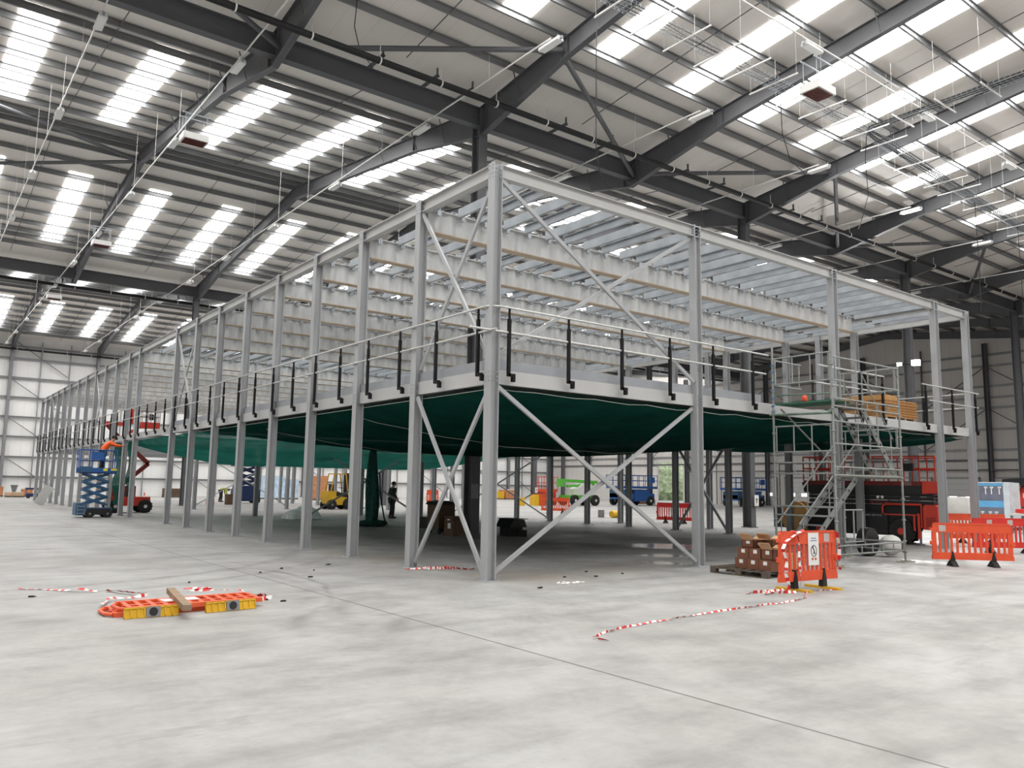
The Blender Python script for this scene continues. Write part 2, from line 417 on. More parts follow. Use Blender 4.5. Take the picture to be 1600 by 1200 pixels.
# gable wall with one open doorway
DO = (53.8, 57.9, 4.9)
GP = [YV - SP / 2, YV, YV + SP / 2, YV + SP, YV + 1.5 * SP, YF]
def gable(ya, yb, zlo):
    ys = [ya] + [g for g in GP if ya < g < yb] + [yb]
    top = [(y, roofz(min(max(y, ya + e), yb - e)) + .1) for y in ys]
    return [(ya, zlo)] + [(yb, zlo)] + top[::-1]
gw = MB()
for ya, yb, zl in ((-23.4, DO[0], 4.6), (DO[0], DO[1], DO[2]), (DO[1], YF, 4.6)): gw.prism(gable(ya, yb, zl), 'x', XG, XG + .2)
for ya, yb in ((-23.4, DO[0]), (DO[1], YF)): gw.mi(1).box(XG, XG + .2, ya, yb, 0, 4.6)
struct(gw.build('wall_gable', [cladg, mat('beige_dado_panel', (0.36, 0.33, 0.30), .6, 0, .03)], smooth=False))
for z in (4.6, 5.5, 7.3, 9.2, 10.1, 11.1, 12.9, 13.9):
    struct(MB().csec((XG - .1, -23, z), (XG - .1, YF, z), .075, .2, .02, 1).build('wall_rail_beam', purm if z > 5 else dark, smooth=False))
gc = None
for k in range(-6, 11):
    y = 18.9 + 5.67 * k
    if abs(y - 55.85) < 2: continue
    if k % 2 == 0:
        if gc is None: gc = struct(hcol(14.9, 0.5, 0.3, 'wall_column', dark)); o = gc
        else: o = gc.copy(); COL.objects.link(o)
        o.location = (XG - .32, y, 0)
    else: struct(MB().box(XG - .3, XG - .16, y - .06, y + .06, 4.6, 14.9).build('wall_post_beam', dark, smooth=False))
    if k % 2 == 0:
        for za in (5.6, 9.3):
            for sy in (-1, 1): struct(MB().tube([(XG - .4, y + sy * .2, za + 3.4), (XG - .4, y + sy * 5.4, za)], .045, 6).build('bracing_tie_beam', dark))
struct(MB().tube([(XG - .35, -20, 3.75), (XG - .35, 53, 3.75)], .06, 8).build('wall_pipe_trim', dark))
# sectional dock doors
door_white = lined('sectional_door_panel', (0.52, 0.515, 0.51), 2, 0.5, 0.03, (0.32, 0.31, 0.30), .02)
pane = emit('bright_vision_pane', (1, 1, 1), 1.2)
for i, y in enumerate((-3.5, 0.8, 5.0, 9.2, 13.3, 17.5, 21.6, 25.7, 29.8, 33.9, 38.0, 42.2, 46.4)):
    d = struct(MB().box(XG - .14, XG - .02, y - 1.5, y + 1.5, 0, 3.0).build('door_%d' % (i + 1), door_white, smooth=False))
    fr = MB()
    for sy in (-1, 1): fr.box(XG - .2, XG - .02, y + sy * 1.55 - .06, y + sy * 1.55 + .06, 0, 3.1)
    fr.box(XG - .2, XG - .02, y - 1.6, y + 1.6, 3.0, 3.12)
    fr.build('door_frame', purm, d, smooth=False)
    for sy in (-.7, .7): MB().box(XG - .15, XG - .12, y + sy - .33, y + sy + .33, 1.08, 1.42).build('vision_panel', pane, d, smooth=False)
    if i % 2 == 0:
        struct(MB().tube([(XG - .3, y + 2.1, 0), (XG - .3, y + 2.1, 4.6)], .06, 8).build('drain_pipe_trim', dark))
# daylight outside the open doorway
struct(MB().box(XG + .2, XG + 40, 20, 100, -.3, -.02).build('outside_ground', mat('pale_yard', (.6, .6, .58), .8, 0, .1)))
# ================================================================== the mezzanine
SY, XA, XB, XC, XD = 2.637, 5.608, 11.218, 16.917, 19.055
ROWS = [SY * t for t in range(9)] + [27.15, 29.1, 31.95, 34.6, 37.25, 39.9, 42.55, 45.45, 47.9, 50.35, 53.0, 55.4, 57.85]
ZT, DZ0, DZ1 = 7.56, 3.48, 3.74
def column_thing(h, label, group, short=False):
    o = MB().hsec((0, 0, 0.012), (0, 0, h), 0.19, 0.20, 0.016, 0.012, up=(1, 0, 0)).build('mezzanine_column', galv, smooth=False)
    tag(o, label, 'steel column', group, 'thing')
    bp = MB().box(-.17, .17, -.17, .17, 0, .014)
    for sx in (-.13, .13):
        for sy in (-.13, .13): bp.cyl((sx, sy, .014), (sx, sy, .045), .012, 6)
    bp.build('base_plate', galv, o, smooth=False)
    if not short:
        b = MB()
        for z in (3.52, 3.6, 3.68, h - .28, h - .2, h - .12, h - .05):
            for x in (-.045, .045): b.cyl((x, -.075, z), (x, -.10, z), .012, 6)
            for y in (-.05, .05): b.cyl((-.1, y, z), (-.112, y, z), .012, 6)
        stuff(b.build('bolt_heads', galv2, o))
    return o
NCOL = {}
def put_col(key, x, y, h, label, group):
    if h not in NCOL:
        o = column_thing(h, label, group, h < 5); NCOL[h] = (o, tree_of(o)); o.location = (x, y, 0)
    else: o = dup(NCOL[h][0], (x, y, 0), None, label, group, NCOL[h][1])
    return o
put_col('c', 0, 0, ZT + .04, 'tall grey steel column at the near corner of the mezzanine', 'left face columns')
for i, y in enumerate(ROWS[1:], 1):
    put_col('l', 0, y, ZT + .04, 'grey steel column on the mezzanine left face, %s along from the near corner column' % ORD[i], 'left face columns')
for x, l in ((XA, 'grey steel column on the mezzanine front face, first to the right of the near corner'), (XB, 'grey steel column on the mezzanine front face, rising behind the scaffold tower'),
             (XC, 'grey steel column on the front face, between the board stack and the end column'), (XD, 'last grey steel column at the right end of the mezzanine front face')):
    put_col('f', x, 0, ZT + .04, l, 'front face columns')
for i, y in enumerate(ROWS[1:], 1):
    put_col('i', XC, y, 7.0, 'inner steel column below the mezzanine, %s behind the front face on the long inner row' % ORD[i], 'inner row columns')
for j, i in enumerate((2, 4, 6, 8, 10, 12, 14, 16, 18, 20), 1):
    put_col('o', XD, ROWS[i], ZT, 'steel column on the far side edge of the mezzanine, %s behind its front end' % ORD[j], 'far edge columns')
for y, n in ((ROWS[8], 'near'), (ROWS[9], 'far')):
    for x, m_ in ((XA, 'nearer the left face'), (XB, 'nearer the inner row')):
        put_col('g', x, y, 3.5, 'short ground floor column on the %s cross line, %s' % (n, m_), 'ground floor mid columns')

for x, m_ in ((XA, 'nearer the left face'), (XB, 'further in')):
    put_col('g', x, ROWS[13], 3.5, 'short ground floor column far back beyond the red boom lift, %s' % m_, 'ground floor mid columns')
# cross braces: two crossing flat bars each
def brace(p0, p1, q0, q1, label, size=.075):
    t = thing('cross_brace', label, 'cross brace', p0, 'mezzanine cross braces')
    d = (Vector(p1) - Vector(p0)); side = Vector((0, 0, 1)).cross(d).normalized() * .03
    for a, b, s in ((p0, p1, 1), (q0, q1, -1)):
        a, b = Vector(a) + side * s, Vector(b) + side * s
        MB().bar(a, b, .05, size).build('brace_bar', galv, t, smooth=False)
        dd = (b - a).normalized()
    return t
def xb(axis, a, b, c, z0, z1, label, size=.075):
    P = (lambda u, z: (u, c, z)) if axis == 'x' else (lambda u, z: (c, u, z))
    return brace(P(a, z0), P(b, z1), P(a, z1), P(b, z0), label, size)
xb('x', .12, XA - .12, 0, .12, 3.42, 'crossed grey bars below the deck on the front face right of the corner column')
xb('x', .12, XA - .12, 0, 4.0, 7.3, 'crossed bars above the deck on the front face right of the corner column')
xb('y', .1, SY - .1, 0, .12, 3.42, 'crossed bars below the deck in the first left face bay')
xb('y', .1, SY - .1, 0, 4.0, 7.3, 'crossed bars above the deck in the first left face bay')
xb('y', ROWS[7] + .1, ROWS[8] - .1, 0, 4.0, 7.3, 'crossed bars above the deck in the eighth left face bay')
xb('y', ROWS[12] + .1, ROWS[13] - .1, 0, 4.0, 7.3, 'crossed bars above the deck on the left face, over the lift basket')
xb('y', ROWS[18] + .1, ROWS[19] - .1, 0, 4.0, 7.3, 'crossed bars above the deck near the far end of the left face')
xb('y', ROWS[18] + .1, ROWS[19] - .1, 0, .1, 3.4, 'crossed bars below the deck near the far end of the left face')
xb('y', ROWS[3] + .1, ROWS[4] - .1, XC, .15, 3.42, 'dark crossed bars between two inner columns behind the second front column', .1)
xb('y', ROWS[7] + .1, ROWS[9] - .1, XC, .15, 3.42, 'crossed bars between inner columns seen right of the corner column', .06)
xb('x', XA, XB, ROWS[8], .2, 3.4, 'crossed bars below the deck behind the hanging green net', .07)
xb('x', 5.6, 11.2, ROWS[13], .2, 3.4, 'thin crossed bars below the deck far behind the scissor lift', .05)

# top edge channels and deck edge channels
def beam_thing(name, label, p0, p1, w, h, flip, m_=palem):
    b = MB()
    if name.startswith('top'): b.hsec(p0, p1, .15, h + .02, .016, .012)
    else: b.csec(p0, p1, w, h, .014, flip)
    o = b.build(name, m_, smooth=False)
    return tag(o, label, 'steel beam', 'mezzanine edge beams', 'thing')
ZB = 7.46
beam_thing('top_edge_channel', 'pale top edge channel along the mezzanine front face', (.1, 0.0, ZB), (XD, 0.0, ZB), .09, .23, -1)
beam_thing('top_edge_channel', 'pale top edge channel along the mezzanine left face', (0.0, .1, ZB), (0.0, ROWS[-1], ZB), .09, .23, 1)
beam_thing('top_edge_channel', 'top edge channel along the far side edge of the mezzanine', (XD, .1, ZB), (XD, ROWS[-1], ZB), .09, .23, -1)
beam_thing('top_edge_channel', 'top channel over the inner column row, next to the scaffold', (XC, .1, ZB), (XC, ROWS[-1], ZB), .09, .23, -1)
for n, p0, p1, fl, l in (('deck_edge_channel', (.1, 0, 3.61), (XD, 0, 3.61), -1, 'pale deck edge channel along the mezzanine front face'),
                         ('deck_edge_channel', (0, .1, 3.61), (0, ROWS[-1], 3.61), 1, 'pale deck edge channel along the mezzanine left face'),
                         ('deck_edge_channel', (XD, .1, 3.61), (XD, ROWS[-1], 3.61), -1, 'deck edge channel along the far side edge of the mezzanine')):
    beam_thing(n, l, p0, p1, .09, .26, fl)
kick = mat('grey_toe_board', (0.30, 0.315, 0.34), .5, .1, .08, 2)
tag(MB().box(.12, 8.0, .03, .045, 3.74, 3.93).build('toe_board', kick, smooth=False), 'grey toe board standing on the front deck edge', 'toe board', 'toe boards', 'thing')
tag(MB().box(.03, .045, .12, ROWS[8], 3.74, 3.93).build('toe_board', kick, smooth=False), 'grey toe board standing on the left deck edge', 'toe board', 'toe boards', 'thing')

# wavy web floor beams at the upper level
def wavy(L, z0, z1):
    b = MB(); n = int(L / .04); vs = []
    for i in range(n + 1):
        x = L * i / n; y = .022 * math.sin(2 * PI * x / .34) + .006 * math.sin(2 * PI * x / 1.21)
        vs += [(x, y - .002, z0), (x, y - .002, z1), (x, y + .002, z0), (x, y + .002, z1)]
    fs = []
    for i in range(n):
        k = 4 * i; fs += [(k, k + 4, k + 5, k + 1), (k + 2, k + 3, k + 7, k + 6)]
    b.add(vs, fs)
    return b
LB = XC - .25
wb = tag(bpy.data.objects.new('wavy_web_beam', None), 'x', 'steel beam', 'wavy web floor beams', 'thing'); COL.objects.link(wb)
wavy(LB, 6.98, 7.46).build('wavy_web', webm, wb)
MB().box(0, LB, -.115, .115, 6.955, 6.975).build('bottom_flange', mat('floor_bounce_tinted_flange', (.46, .36, .26), .5, 0, .05), wb, smooth=False)  # tan imitates light bounced up from the floor, put into the flange colour
MB().box(0, LB, -.085, .085, 7.46, 7.475).build('top_flange', webm, wb, smooth=False)
JX = [0.22 + .612 * k for k in range(28)]
cl0 = None
for x in JX:
    if cl0 is None:
        cl0 = MB().box(-.06, .06, -.10, -.085, 7.42, 7.58).box(-.06, .06, .085, .10, 7.42, 7.58).box(-.06, .06, -.10, .10, 7.475, 7.487).box(-.012, .012, -.16, -.085, 7.33, 7.58).box(-.05, .05, -.16, -.145, 7.33, 7.44).build('joist_cleat', galv2, wb, smooth=False); o = cl0
    else: o = cl0.copy(); COL.objects.link(o)
    o.location = (x, 0, 0)
wt = tree_of(wb); wb.location = (.12, ROWS[1], 0)
WL = 'white wavy-web floor beam at the upper level, %s behind the front face'
wb['label'] = WL % ORD[1]
for i, y in enumerate(ROWS[2:-1], 2): dup(wb, (.12, y, 0), None, WL % ORD[i], None, wt)
# joists: thin lipped channels spanning from beam to beam
jm = galv2
jst = {}
bayname = ['front face and the first', 'first and second', 'second and third', 'third and fourth', 'fourth and fifth', 'fifth and sixth', 'sixth and seventh', 'seventh and eighth', 'eighth and ninth', 'ninth and tenth']
for bi in range(9):
    L = ROWS[bi + 1] - ROWS[bi] - .12
    xs = JX + ([17.35, 17.9, 18.5] if bi == 0 else [])
    for k, x in enumerate(xs):
        key = (round(L, 2), k % 2)
        if key not in jst:
            o = MB().csec((0, .12, 7.50), (0, L, 7.50), .07, .20, .012, 1 if k % 2 else -1).build('floor_joist', jm, smooth=False)
            tag(o, '', 'steel joist', '', 'thing'); jst[key] = o
        else: o = jst[key].copy(); COL.objects.link(o)
        o.location = (x, ROWS[bi], 0)
        o['label'] = 'thin galvanised joist between the %s wavy-web beam' % bayname[bi]; o['group'] = 'joists between the %s beam' % bayname[bi]
rest = MB()
for bi in list(range(9, 21)):
    for x in JX: rest.csec((x, ROWS[bi] + .12, 7.5), (x, ROWS[bi + 1] - .12, 7.5), .07, .20, .012, 1)
for bi in range(1, 21):
    for x in (17.35, 17.9, 18.5): rest.csec((x, ROWS[bi] + .12, 7.5), (x, ROWS[bi + 1] - .12, 7.5), .07, .20, .012, 1)
tag(rest.build('floor_joist_run', jm, smooth=False), 'remaining thin joists over the far bays of the mezzanine', 'steel joist', 'far joists', 'stuff')
# deck
tag(MB().box(.06, 6.85, .06, ROWS[7], 3.70, 3.74).box(7.37, XD - .06, .06, ROWS[7], 3.70, 3.74).box(6.85, 7.37, .06, 10.62, 3.70, 3.74).box(6.85, 7.37, 11.18, ROWS[7], 3.70, 3.74).build('deck_boards', mat('deck_board', (.34, .34, .33), .7, 0, .1), smooth=False), 'boarded deck of the near part of the mezzanine', 'deck', None, 'thing')
# deck beams under the boards
o = MB().hsec((.12, 0, 3.58), (XD, 0, 3.58), .15, .2, .014, .01).build('deck_beam', galv, smooth=False)
tag(o, '', 'steel beam', 'deck cross beams', 'thing'); db = o
for i, y in enumerate(ROWS[1:], 1):
    o = db if i == 1 else db.copy()
    if i > 1: COL.objects.link(o)
    o.location = (0, y, 0); o['label'] = 'cross beam at deck level, %s behind the front face' % ORD[i]

# guardrails
def guardrail(name, label, posts, rails, loc):
    t = thing('guardrail', label, 'guardrail', loc, 'deck edge guardrails')
    for (x, y, nx, ny, s) in posts:
        g = MB(); px, py = -ny, nx      # along-edge direction
        M_ = Matrix.Rotation(math.atan2(ny, nx), 3, 'Z')
        g.cbox((x, y, 4.15), (.055, .055, 1.05), M_).cyl((x, y, 4.66), (x, y, 4.86), .024, 10)
        g.cbox((x + px * .06 * s, y + py * .06 * s, 3.645), (.055, .16, .055), M_).cbox((x + px * .12 * s - nx * .02, y + py * .12 * s - ny * .02, 3.59), (.07, .06, .12), M_)
        g.build('guardrail_post', blackm, t, smooth=True)
    for r in rails: MB().tube(r, .021, 10).build('handrail', railm, t)
    return t
pf = [(.28 + 1.44 * k, -.13, 0, -1, 1) for k in range(6)]
arc = [(-.13 + .25 - .25 * math.cos(a), -.13 + .25 - .25 * math.sin(a)) for a in [PI / 2 * i / 6 for i in range(7)]]
YE = ROWS[-1]
top = [(-.13, YE + .2, 4.88)] + [(x, y, 4.88) for x, y in arc] + [(8.1, -.13, 4.88)]
guardrail('g', 'black-post guardrail with two tubes along the front deck edge up to the scaffold', pf, [[(x, y, 4.88) for x, y in arc] + [(8.1, -.13, 4.88)], [(-.6, -.13, 4.42), (8.0, -.13, 4.42)]], (0, -.13, 3.5))
pl = [(-.13, .27 + 1.443 * k, -1, 0, 1) for k in range(41) if .27 + 1.443 * k < YE + .3]
guardrail('g', 'long black-post guardrail with two tubes along the left deck edge', pl, [[(-.13, .12, 4.88), (-.13, YE + .3, 4.88)], [(-.13, -.3, 4.42), (-.13, YE + .3, 4.42)]], (-.13, 0, 3.5))
guardrail('g', 'short guardrail at the right end of the front deck edge past the board stack', [(15.9, -.13, 0, -1, 1), (17.6, -.13, 0, -1, 1), (19.2, -.13, 0, -1, 1)], [[(15.7, -.13, 4.88), (19.45, -.13, 4.88)], [(16.1, -.13, 4.42), (19.4, -.13, 4.42)]], (15.9, -.13, 3.5))
guardrail('g', 'guardrail along the far side deck edge behind the board stack', [(XD + .13, 1.5 + 1.44 * k, 1, 0, -1) for k in range(14)], [[(XD + .13, .2, 4.88), (XD + .13, 21.3, 4.88)], [(XD + .13, .2, 4.42), (XD + .13, 21.3, 4.42)]], (XD + .13, 1, 3.5))
guardrail('g', 'two-post guardrail beside the scaffold landing', [(12.2, -.13, 0, -1, 1), (13.4, -.13, 0, -1, 1)], [[(9.9, -.13, 4.42), (13.5, -.13, 4.42)], [(10.2, -.13, 4.88), (13.5, -.13, 4.88)]], (12.2, 0, 3.5))

# green nets
def net_material():
    t = NT('green_debris_net'); tc = t.n('TexCoord'); sp = t.n('SeparateXYZ'); t.l(tc.outputs['Object'], sp.inputs[0])
    def grid(ax, p, w_):
        return t.math('LESS_THAN', t.math('FRACT', t.math('DIVIDE', sp.outputs[ax], p)), w_)
    g = t.math('MAXIMUM', grid(0, .1, .12), grid(1, .1, .12))
    nz = t.noise(t.mapping(), 1.2, 4)
    c = t.ramp(nz, [(.3, (0.007, 0.085, 0.066)), (.7, (0.012, 0.13, 0.098))]); c = t.mix(g, c, (0.03, 0.07, 0.06))
    df = t.n('BsdfDiffuse'); tl = t.n('BsdfTranslucent'); tr = t.n('BsdfTransparent'); t.l(c, df.inputs[0]); t.l(c, tl.inputs[0])
    m1 = t.n('MixShader'); m1.inputs[0].default_value = .5; t.l(df.outputs[0], m1.inputs[1]); t.l(tl.outputs[0], m1.inputs[2])
    m2 = t.n('MixShader'); m2.inputs[0].default_value = .08; t.l(m1.outputs[0], m2.inputs[1]); t.l(tr.outputs[0], m2.inputs[2])
    t.l(m2.outputs[0], t.t.nodes['Material Output'].inputs['Surface']); return t.M
netm = net_material()
ropem = mat('white_rope', (.6, .6, .55), .9, 0, .1)
def net(x0, x1, y0, y1, zf, nx, ny, label, seams=()):
    b = MB(); vs = []
    for j in range(ny + 1):
        for i in range(nx + 1):
            u, v = i / nx, j / ny
            vs.append((x0 + (x1 - x0) * u, y0 + (y1 - y0) * v, zf(u, v, x0 + (x1 - x0) * u, y0 + (y1 - y0) * v)))
    fs = [(j * (nx + 1) + i, j * (nx + 1) + i + 1, (j + 1) * (nx + 1) + i + 1, (j + 1) * (nx + 1) + i) for j in range(ny) for i in range(nx)
          if (vs[j * (nx + 1) + i][0] + .14 - 7.11) ** 2 + (vs[j * (nx + 1) + i][1] + .14 - 10.9) ** 2 > .19]
    b.add(vs, fs); o = b.build('safety_net', netm)
    o.data.set_sharp_from_angle(angle=3)
    tag(o, label, 'safety net', 'green safety nets', 'thing')
    for s_ in seams:
        MB().tube([(x, y, zf((x - x0) / (x1 - x0), (y - y0) / (y1 - y0), x, y) - .01) for x, y in s_], .007, 5).build('net_rope', ropem, o)
    return o
R_ = random.Random(3)
ph = [R_.uniform(0, 6) for _ in range(8)]
def zf1(u, v, x, y):
    s = (math.sin(PI * min(1, u * 1.0)) ** .7 if 0 < u < 1 else 0) * (max(0, math.sin(PI * min(1, v))) ** .55 if 0 < v < 1 else 0)
    skew = 1.15 - .45 * u
    return 3.42 - .82 * s * skew + .03 * s * math.sin(1.3 * x + ph[0]) * math.sin(1.1 * y + ph[1]) + .02 * math.sin(3.1 * x + ph[2]) * math.sin(PI * v) 
ex = [(.12 + i * .5, .12 + .02 * math.sin(i * 2.1)) for i in range(34)]; ey = [(.12, .12 + i * .5) for i in range(37)]
net(.1, XC, .1, 18.6, zf1, 60, 64, 'big dark green safety net slung under the near part of the deck',
    [ex, ey, [(.5 + i * .5, 6.2) for i in range(32)], [(.5 + i * .5, 12.4) for i in range(32)]])
def zf2(u, v, x, y):
    s = max(0, math.sin(PI * v)) ** .6 * (min(1, u * 5) ** .5) * (min(1, (1 - u) * 4) ** .5)
    return 3.42 - 1.0 * s + .05 * math.sin(2.2 * x + 3 * y) * s
net(.15, XC, 18.7, 30.5, zf2, 60, 40, 'brighter green safety net sagging low under the open middle bays', [[(.2 + i * .5, 18.9) for i in range(33)]])
def zf4(u, v, x, y): return 3.40 - .35 * math.sin(PI * u) * math.sin(PI * v) ** .5 + .03 * math.sin(5 * x)
net(XC + .1, XD - .1, .15, 10.5, zf4, 14, 40, 'narrow green net under the right end strip of the deck', ())
# net hanging to the floor
hb = MB(); n = 16
prof = [(3.15, .10), (2.8, .16), (2.3, .20), (1.8, .23), (1.3, .25), (.9, .25), (.5, .22), (.25, .2), (.12, .3)]
for i, (z, r) in enumerate(prof):
    for j in range(n):
        a = 2 * PI * j / n; rr = r * (1 + .25 * math.sin(a * 4 + i * .4)); hb.v.append((6.72 + rr * math.cos(a) + .03 * math.sin(z * 2), 17.3 + rr * math.sin(a), z))
for i in range(len(prof) - 1):
    for j in range(n): hb.f.append((i * n + j, i * n + (j + 1) % n, (i + 1) * n + (j + 1) % n, (i + 1) * n + j)); hb.m.append(0)
hb.blob((6.75, 17.3, .1), (.62, .5, .14), 20, 8, 5, .18)
hb.tube([(6.97, 17.2, 2.1), (7.04, 17.2, 1.2), (7.22, 17.15, .3), (7.34, 17.1, .05)], .03, 6)
tag(hb.build('net_bundle', mat('dark_green_net_bundle', (.012, .075, .06), .9, 0, .35, 12)), 'green net bundle hanging from the deck down to a heap on the floor', 'net bundle', None, 'thing')

for x, y, w_, z0, l in ((.10, 30.6, .5, .5, 'narrow dark green net strip hanging left of the small blue scissor lift'), (.10, 28.2, .35, .9, 'narrow dark green net strip hanging right of the small blue scissor lift')):
    b = MB(); n = 12
    for i in range(n + 1):
        z = 3.4 - (3.4 - z0) * i / n
        b.v += [(x - w_ / 2 * (.7 + .3 * math.sin(i)), y + .05 * math.sin(i * 1.7), z), (x, y - .08 + .04 * math.sin(i), z), (x + w_ / 2, y + .06 * math.cos(i * 1.3), z)]
    for i in range(n):
        for k in range(2): b.f.append((3 * i + k, 3 * i + k + 1, 3 * i + k + 4, 3 * i + k + 3)); b.m.append(0)
    tag(b.build('net_strip', netm), l, 'net strip', 'hanging net strips', 'thing')
# ================================================================== machines
redp = mat('red_paint', (0.56, 0.048, 0.028), .4, 0, .08, 3)
dkred = mat('dark_red_paint', (0.16, 0.02, 0.016), .5, 0, .1, 3)
bluep = mat('blue_paint', (0.022, 0.09, 0.29), .4, 0, .1, 3)
steelblue = mat('steel_blue_paint', (0.03, 0.095, 0.19), .45, 0, .1, 3)
navy = mat('navy_paint', (0.012, 0.03, 0.10), .4, 0, .1, 3)
greenp = mat('lime_green_paint', (0.10, 0.42, 0.05), .45, 0, .08, 3)
yellowp = mat('yellow_paint', (0.68, 0.40, 0.02), .45, 0, .08, 3)
blackp = mat('black_paint', (0.014, 0.014, 0.015), .45, 0, .1, 3)
greyp = mat('mid_grey_metal', (0.22, 0.22, 0.23), .5, .2, .08, 3)
whited = mat('dull_white_paint', (0.62, 0.62, 0.60), .5, 0, .05, 3)
glassm = mat('dark_window_glass', (0.05, 0.06, 0.065), .08, 0, 0, spec=.8)
sticky = mat('yellow_sticker', (0.75, 0.65, 0.05), .5, 0, 0)
orangep = mat('orange_plastic', (0.70, 0.082, 0.028), .45, 0, .08, 4)
redplast = mat('red_plastic', (0.62, 0.03, 0.022), .45, 0, .08, 4)

def text(body, size, origin, xdir, ydir, m_, parent, depth=.002, align='LEFT'):
    c = bpy.data.curves.new('lettering', 'FONT'); c.body = body; c.size = size; c.extrude = depth; c.align_x = align
    o = bpy.data.objects.new('lettering', c); COL.objects.link(o); c.materials.append(m_)
    x = Vector(xdir).normalized(); y = Vector(ydir).normalized(); zz = x.cross(y)
    M_ = Matrix((x, y, zz)).transposed().to_4x4(); M_.translation = Vector(origin) - parent.location
    me = bpy.data.meshes.new_from_object(o.evaluated_get(bpy.context.evaluated_depsgraph_get()))
    bpy.data.objects.remove(o); o = bpy.data.objects.new('lettering', me); COL.objects.link(o)
    o.parent = parent; o.matrix_local = M_
    return o

def wheel(parent, c, r, w, axis='y', hub=whited, tyre=rubber):
    b = MB(); h = w / 2
    b.lathe([(r * .55, -h), (r * .9, -h), (r, -h * .6), (r, h * .6), (r * .9, h), (r * .55, h)], c, 28, axis)
    for k in range(14):                      # tread lugs
        a = 2 * PI * k / 14
        u, v = math.cos(a) * r, math.sin(a) * r
        p = (c[0] + u, c[1], c[2] + v) if axis == 'y' else (c[0], c[1] + u, c[2] + v)
        b.cbox(p, (.05, w * .9, .05) if axis == 'y' else (w * .9, .05, .05), Matrix.Rotation(-a if axis == 'y' else a, 3, 'Y' if axis == 'y' else 'X'))
    o = b.build('wheel', tyre, parent)
    MB().lathe([(.02, -h * 1.02), (r * .25, -h * 1.05), (r * .3, -h * .8), (r * .56, -h * .9), (r * .56, h * .9), (r * .3, h * .8), (r * .25, h * 1.05), (.02, h * 1.02)], c, 20, axis).build('wheel_hub', hub, o)
    return o

def cage(parent, x0, x1, y0, y1, z0, h, nx, ny, m_, r=.02, name='platform_guardrail', mid=True):
    b = MB()
    for z in (z0 + h, z0 + h * .52) if mid else (z0 + h,):
        b.tube([(x0, y0, z), (x1, y0, z), (x1, y1, z), (x0, y1, z)], r, 6, closed=True)
    for i in range(nx + 1):
        x = x0 + (x1 - x0) * i / nx
        for y in (y0, y1): b.tube([(x, y, z0), (x, y, z0 + h)], r, 6)
    for j in range(1, ny):
        y = y0 + (y1 - y0) * j / ny
        for x in (x0, x1): b.tube([(x, y, z0), (x, y, z0 + h)], r, 6)
    return b.build(name, m_, parent)

def scissors(parent, x0, x1, yl, z0, z1, n, m_, w=.09):
    """n crossed arm pairs stacked from z0 to z1 on both sides (yl)"""
    for k in range(n):
        za, zb = z0 + (z1 - z0) * k / n, z0 + (z1 - z0) * (k + 1) / n
        b = MB()
        for i, y in enumerate(yl):
            s = .035 * (1 if i else -1)
            b.bar((x0, y, za), (x1, y, zb), .04, w).bar((x0, y + s, zb), (x1, y + s, za), .04, w)
        for x, z in ((x0, za), (x1, za), ((x0 + x1) / 2, (za + zb) / 2)): b.cyl((x, yl[0] - .05, z), (x, yl[1] + .05, z), .03, 8)
        b.build('scissor_arm', m_, parent)

# --- big black and red rough-terrain scissor lift under the right end
L_ = thing('scissor_lift', 'large black and red folded scissor lift under the right end of the mezzanine', 'scissor lift', (18.1, 2.5, 0))
X0_, X1_ = 17.32, 18.92
b = MB().box(X0_ + .05, X1_ - .05, 1.95, 4.55, .36, .95).box(X0_ + .2, X1_ - .2, .6, 4.7, .5, 1.25).box(X0_ + .02, X0_ + .3, 1.9, 3.7, .28, 1.0)
b.build('chassis', blackp, L_)
b = MB().prism([(.28, .5), (.74, .5), (.74, 1.2), (.68, 1.28), (.36, 1.28), (.28, 1.2)], 'x', X0_ - .04, X1_ + .02)
hd = b.build('engine_hood', redp, L_)
g = MB()
for z in (.62, .68, .74, .80, .86): g.box(X0_ - .05, X0_ - .04, .36, .66, z, z + .02)
g.build('hood_vent', dkred, hd)
b = MB()
b.tube([(X0_, .8, 1.28), (X0_, 1.95, 1.28), (X0_, 2.05, 1.2), (X0_, 2.05, .98)], .035, 6).tube([(X0_, .8, 1.28), (X0_, .8, .55)], .035, 6)
b.box(X0_ - .03, X0_ + .05, .85, .93, .2, 1.0).box(X0_ - .03, X0_ + .05, 1.0, 1.06, .45, .95).box(X0_ - .02, X0_, .95, 2.0, .93, .97)
b.build('side_frame', redp, L_)
for y in (1.48, 4.25):
    for x in (X0_ + .16, X1_ - .16): wheel(L_, (x, y, .42), .42, .3, 'x', redp)
for y in (.86, 4.68):
    MB().cyl((X0_ + .06, y, .06), (X0_ + .06, y, .45), .04, 10).lathe([(.02, 0), (.14, 0), (.14, .04), (.04, .07)], (X0_ + .06, y, 0), 14).build('outrigger_leg', greyp, L_)
b = MB()
for k, z in enumerate((1.32, 1.46, 1.58)):
    for x in (X0_ + .12, X1_ - .12): b.bar((x, .4, z), (x, 4.6, z + .03), .05, .11)
    for y in (.45, 2.5, 4.55): b.cyl((X0_ + .08, y, z + .02), (X1_ - .08, y, z + .02), .03, 8)
b.build('scissor_arm', blackp, L_)
b = MB().box(X0_, X1_, .75, 4.75, 1.62, 1.98).prism([(4.75, 1.98), (4.82, 1.95), (4.75, 1.64)], 'x', X0_, X1_)
b.build('platform_deck', blackp, L_)
MB().box(X0_ - .02, X1_, .76, 4.74, 1.88, 2.02).build('platform_edge', dkred, L_)
MB().prism([(.26, 1.66), (.74, 1.62), (.74, 2.04), (.26, 2.02)], 'x', X0_ - .03, X1_).build('end_toe_panel', redp, L_)
